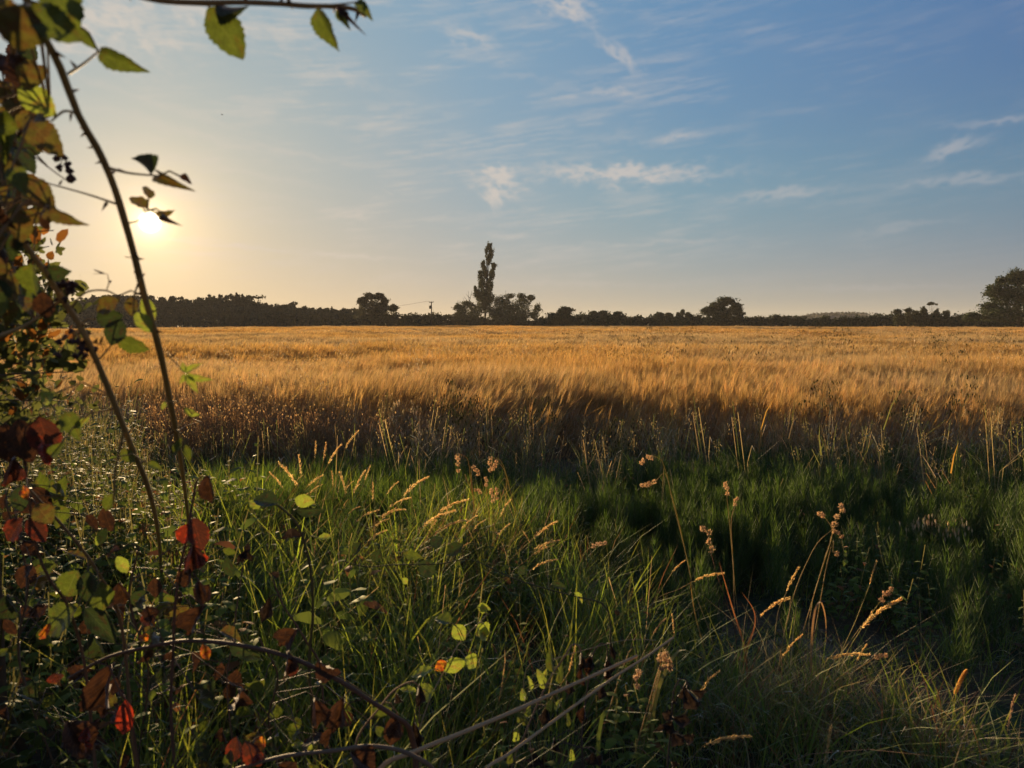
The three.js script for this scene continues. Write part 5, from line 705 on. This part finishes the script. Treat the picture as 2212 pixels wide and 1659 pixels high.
// the climber with arrow-shaped leaves
{
  const way = [z6(330, 760), z6(380, 880), z6(300, 990), z6(190, 1010), z6(150, 1120), z6(110, 1300), z6(70, 1500)].map(([x, y]) => [x, y, 1.62]), lv = [[360, 850, 340, 700, 72], [290, 960, 240, 870, 56], [300, 960, 318, 866, 46], [420, 950, 440, 830, 44], [190, 1010, 172, 920, 42], [140, 1100, 122, 1020, 52], [110, 1280, 100, 1200, 44], [170, 1230, 186, 1160, 40], [70, 1420, 76, 1320, 46], [490, 1300, 484, 1200, 30], [400, 1180, 440, 1100, 50], [340, 1180, 360, 1110, 44], [20, 1600, 26, 1500, 44], [520, 1580, 516, 1500, 36], [280, 1010, 300, 970, 40], [150, 1300, 130, 1240, 40]];
  bramble('bindweed', 'climbing bindweed with bright arrow shaped leaves beside the crossed sticks', way, .0012, { seed: 20, color: [.20, .19, .07], category: 'climber', leaves: lv.map(([a, b, c, d, w], i) => { const f = z6(a, b), t = z6(c, d); return [f[0], f[1], t[0], t[1], w * .2708 * 1.15, i % 3 ? 'fresh' : 'green', 'arrow', 1.6 + .02 * (i % 3), (i % 5 - 2) * .25]; }) });
}
// withered dark plants
bramble('withered_plant', 'withered black plant with a hooked top and crumpled hanging leaves', [z6(1448, 1000), z6(1430, 955), z6(1390, 950), z6(1345, 1010), z6(1325, 1120), z6(1318, 1300), z6(1295, 1500), z6(1285, 1650)].map(([x, y]) => [x, y, 1.75]), .0022, { seed: 21, color: [.075, .06, .05], category: 'dead plant', leaves: [[1430, 1030, 1520, 1190, 110], [1405, 1030, 1400, 1110, 60], [1470, 1040, 1560, 1110, 70], [1310, 1200, 1275, 1290, 70], [1330, 1260, 1470, 1290, 80], [1320, 1290, 1290, 1390, 80], [1330, 1380, 1410, 1470, 100], [1400, 1400, 1490, 1450, 70], [1300, 1330, 1170, 1370, 40], [1320, 1150, 1350, 1130, 30], [1420, 1000, 1410, 1040, 36], [1310, 1600, 1340, 1660, 50]].map(([a, b, c, d, w]) => { const f = z6(a, b), t = z6(c, d); return [f[0], f[1], t[0], t[1], w * .2708 * 1.35, 'dead', 'limp', 1.74]; }) });
bramble('withered_plant', 'brown withered stalk with shrivelled leaves hanging behind the sticks', [z6(600, 760), z6(575, 690), z6(535, 672), z6(470, 760), z6(350, 940), z6(260, 1120), z6(150, 1380), z6(40, 1650)].map(([x, y]) => [x, y, 1.85]), .0024, { seed: 22, color: [.20, .14, .10], category: 'dead plant', leaves: [[590, 760, 585, 880, 50], [600, 840, 590, 960, 40], [480, 960, 500, 1080, 60], [600, 900, 615, 1000, 40], [320, 1180, 290, 1320, 80], [420, 1040, 410, 1000, 30]].map(([a, b, c, d, w], i) => { const f = z6(a, b), t = z6(c, d); return [f[0], f[1], t[0], t[1], w * .2708 * 1.3, i % 2 ? 'brown' : 'dead', 'limp', 1.84]; }) });
bramble('withered_plant', 'dark withered stem arched over with shrivelled leaves between the sticks', [z6(800, 800), z6(800, 700), z6(760, 665), z6(710, 710), z6(680, 790), z6(640, 1050), z6(600, 1400)].map(([x, y]) => [x, y, 1.88]), .0022, { seed: 23, color: [.09, .07, .06], category: 'dead plant', leaves: [[680, 780, 640, 920, 80], [660, 770, 690, 880, 50], [800, 800, 820, 930, 70], [790, 830, 780, 960, 50], [830, 680, 860, 800, 40], [760, 1000, 740, 1120, 60], [620, 1180, 600, 1300, 70], [690, 1540, 660, 1640, 90], [760, 1560, 740, 1650, 60], [380, 1420, 370, 1540, 60], [220, 1540, 200, 1659, 100], [290, 1560, 310, 1670, 70]].map(([a, b, c, d, w], i) => { const f = z6(a, b), t = z6(c, d); return [f[0], f[1], t[0], t[1], w * .2708 * 1.3, i % 3 ? 'dead' : 'brown', 'limp', 1.86]; }) });
// more bramble growth behind the canes in the bottom corner
{
  const R = rng(66), mats = ['dark', 'brown', 'green', 'brown', 'olive', 'brown', 'dark', 'green'], shapes = ['oval', 'bent', 'crumpled', 'flat', 'crumpled'];
  [['low bramble growth at the hedge foot with dark and rusty leaves', [[10, 1080], [60, 1250], [40, 1420], [120, 1660]], 0, 260, 1050, 1659, 46], ['low bramble growth behind the arching cane with mixed green and brown leaves', [[300, 1180], [280, 1300], [320, 1440], [300, 1660]], 200, 520, 1180, 1659, 46], ['low bramble growth under the dark green stem with a few rusty leaves', [[560, 1380], [600, 1460], [580, 1560], [620, 1680]], 470, 860, 1440, 1659, 26]].forEach(([label, w, x0, x1, y0, y1, n], k) => {
    const lv = []; for (let i = 0; i < n; i++) { const x = lerp(x0, x1, R()), y = lerp(y0, y1, R()), a = R() * 6.28, l = 30 + 34 * R(); lv.push([x, y, x + Math.cos(a) * l, y + Math.abs(Math.sin(a)) * l * .8 + 8, l * (.5 + .25 * R()), mats[Math.floor(R() * 8)], shapes[Math.floor(R() * 5)], 1.55 + .35 * R(), (R() - .5) * 2]); }
    bramble('bramble_bush', label, w.map(([x, y], i) => [x, y, 1.6 + .06 * i]), .0026, { seed: 30 + k, thorns: 6, color: [.11, .075, .05], leaves: lv });
  });
}
// the small-leaved hedge shrub on the left
{
  const R = rng(71), base = V(-1.55, 0, -1.75), o = thing('hedge_shrub', 'fine leaved hedge shrub filling the margin under the bramble leaves', 'shrub', base), list = [];
  for (let i = 0; i < 30; i++) {
    const y1 = 470 + i * 17 + R() * 30, reach = 60 + 75 * R() + (y1 > 650 && y1 < 860 ? 50 : 0), d0 = 1.25 + .7 * R(), a = at(-180 - 80 * R(), y1 + 130, d0 + .1), m = at(-40 + 20 * R(), y1 + 40 * R(), d0), e = at(reach, y1 + (R() - .6) * 60, d0 - .05), way = spline([a, m, e], 12);
    part('branch', new Build().tube(way.map((p) => p.clone().sub(base)), (t) => .0035 - .0026 * t, 5, [.09, .07, .05]).geometry(), M.bark, o);
    for (let k = 0; k < 62; k++) { const p = way[Math.min(12, Math.floor((.2 + .8 * R()) * 13))]; list.push({ x: p.x - base.x + (R() - .5) * .07, y: p.y - base.y + (R() - .5) * .06, z: p.z - base.z + (R() - .5) * .08, turn: R() * 6.28, tx: (R() - .5) * 2.4, tz: (R() - .5) * 2.4, s: .6 + .7 * R() }); }
  }
  for (let k = 0; k < 4; k++) { const x = -.25 + .16 * k; part('trunk', new Build().tube([V(x, 0, -.1 * k), V(x + .05, .6, 0), V(x + .1, 1.3, .05)], (t) => .018 - .012 * t, 6, [.08, .065, .05]).geometry(), M.bark, o); }
  const g = new Build().ribbon([V(0, 0, 0), V(0, .010, .001), V(0, .019, -.001), V(0, .026, -.004)], (u) => .015 * Math.sin(Math.min(1, u * .9 + .14) * Math.PI) ** .8, V(1, 0, 0), [.085, .095, .026]).geometry(), f = sprouted(new THREE.InstancedMesh(g, M.herb, list.length), list, () => { const l = .6 + R() * .8; return R() < .15 ? [l * 2.2, l * .8, l * .6] : [l, l, l]; });
  f.name = 'foliage'; f.userData.kind = 'stuff'; o.add(f);
}
console.log('near done');
scene.traverse((o) => { if (o.isMesh) o.castShadow = o.receiveShadow = true; });
renderer.render(scene, camera);
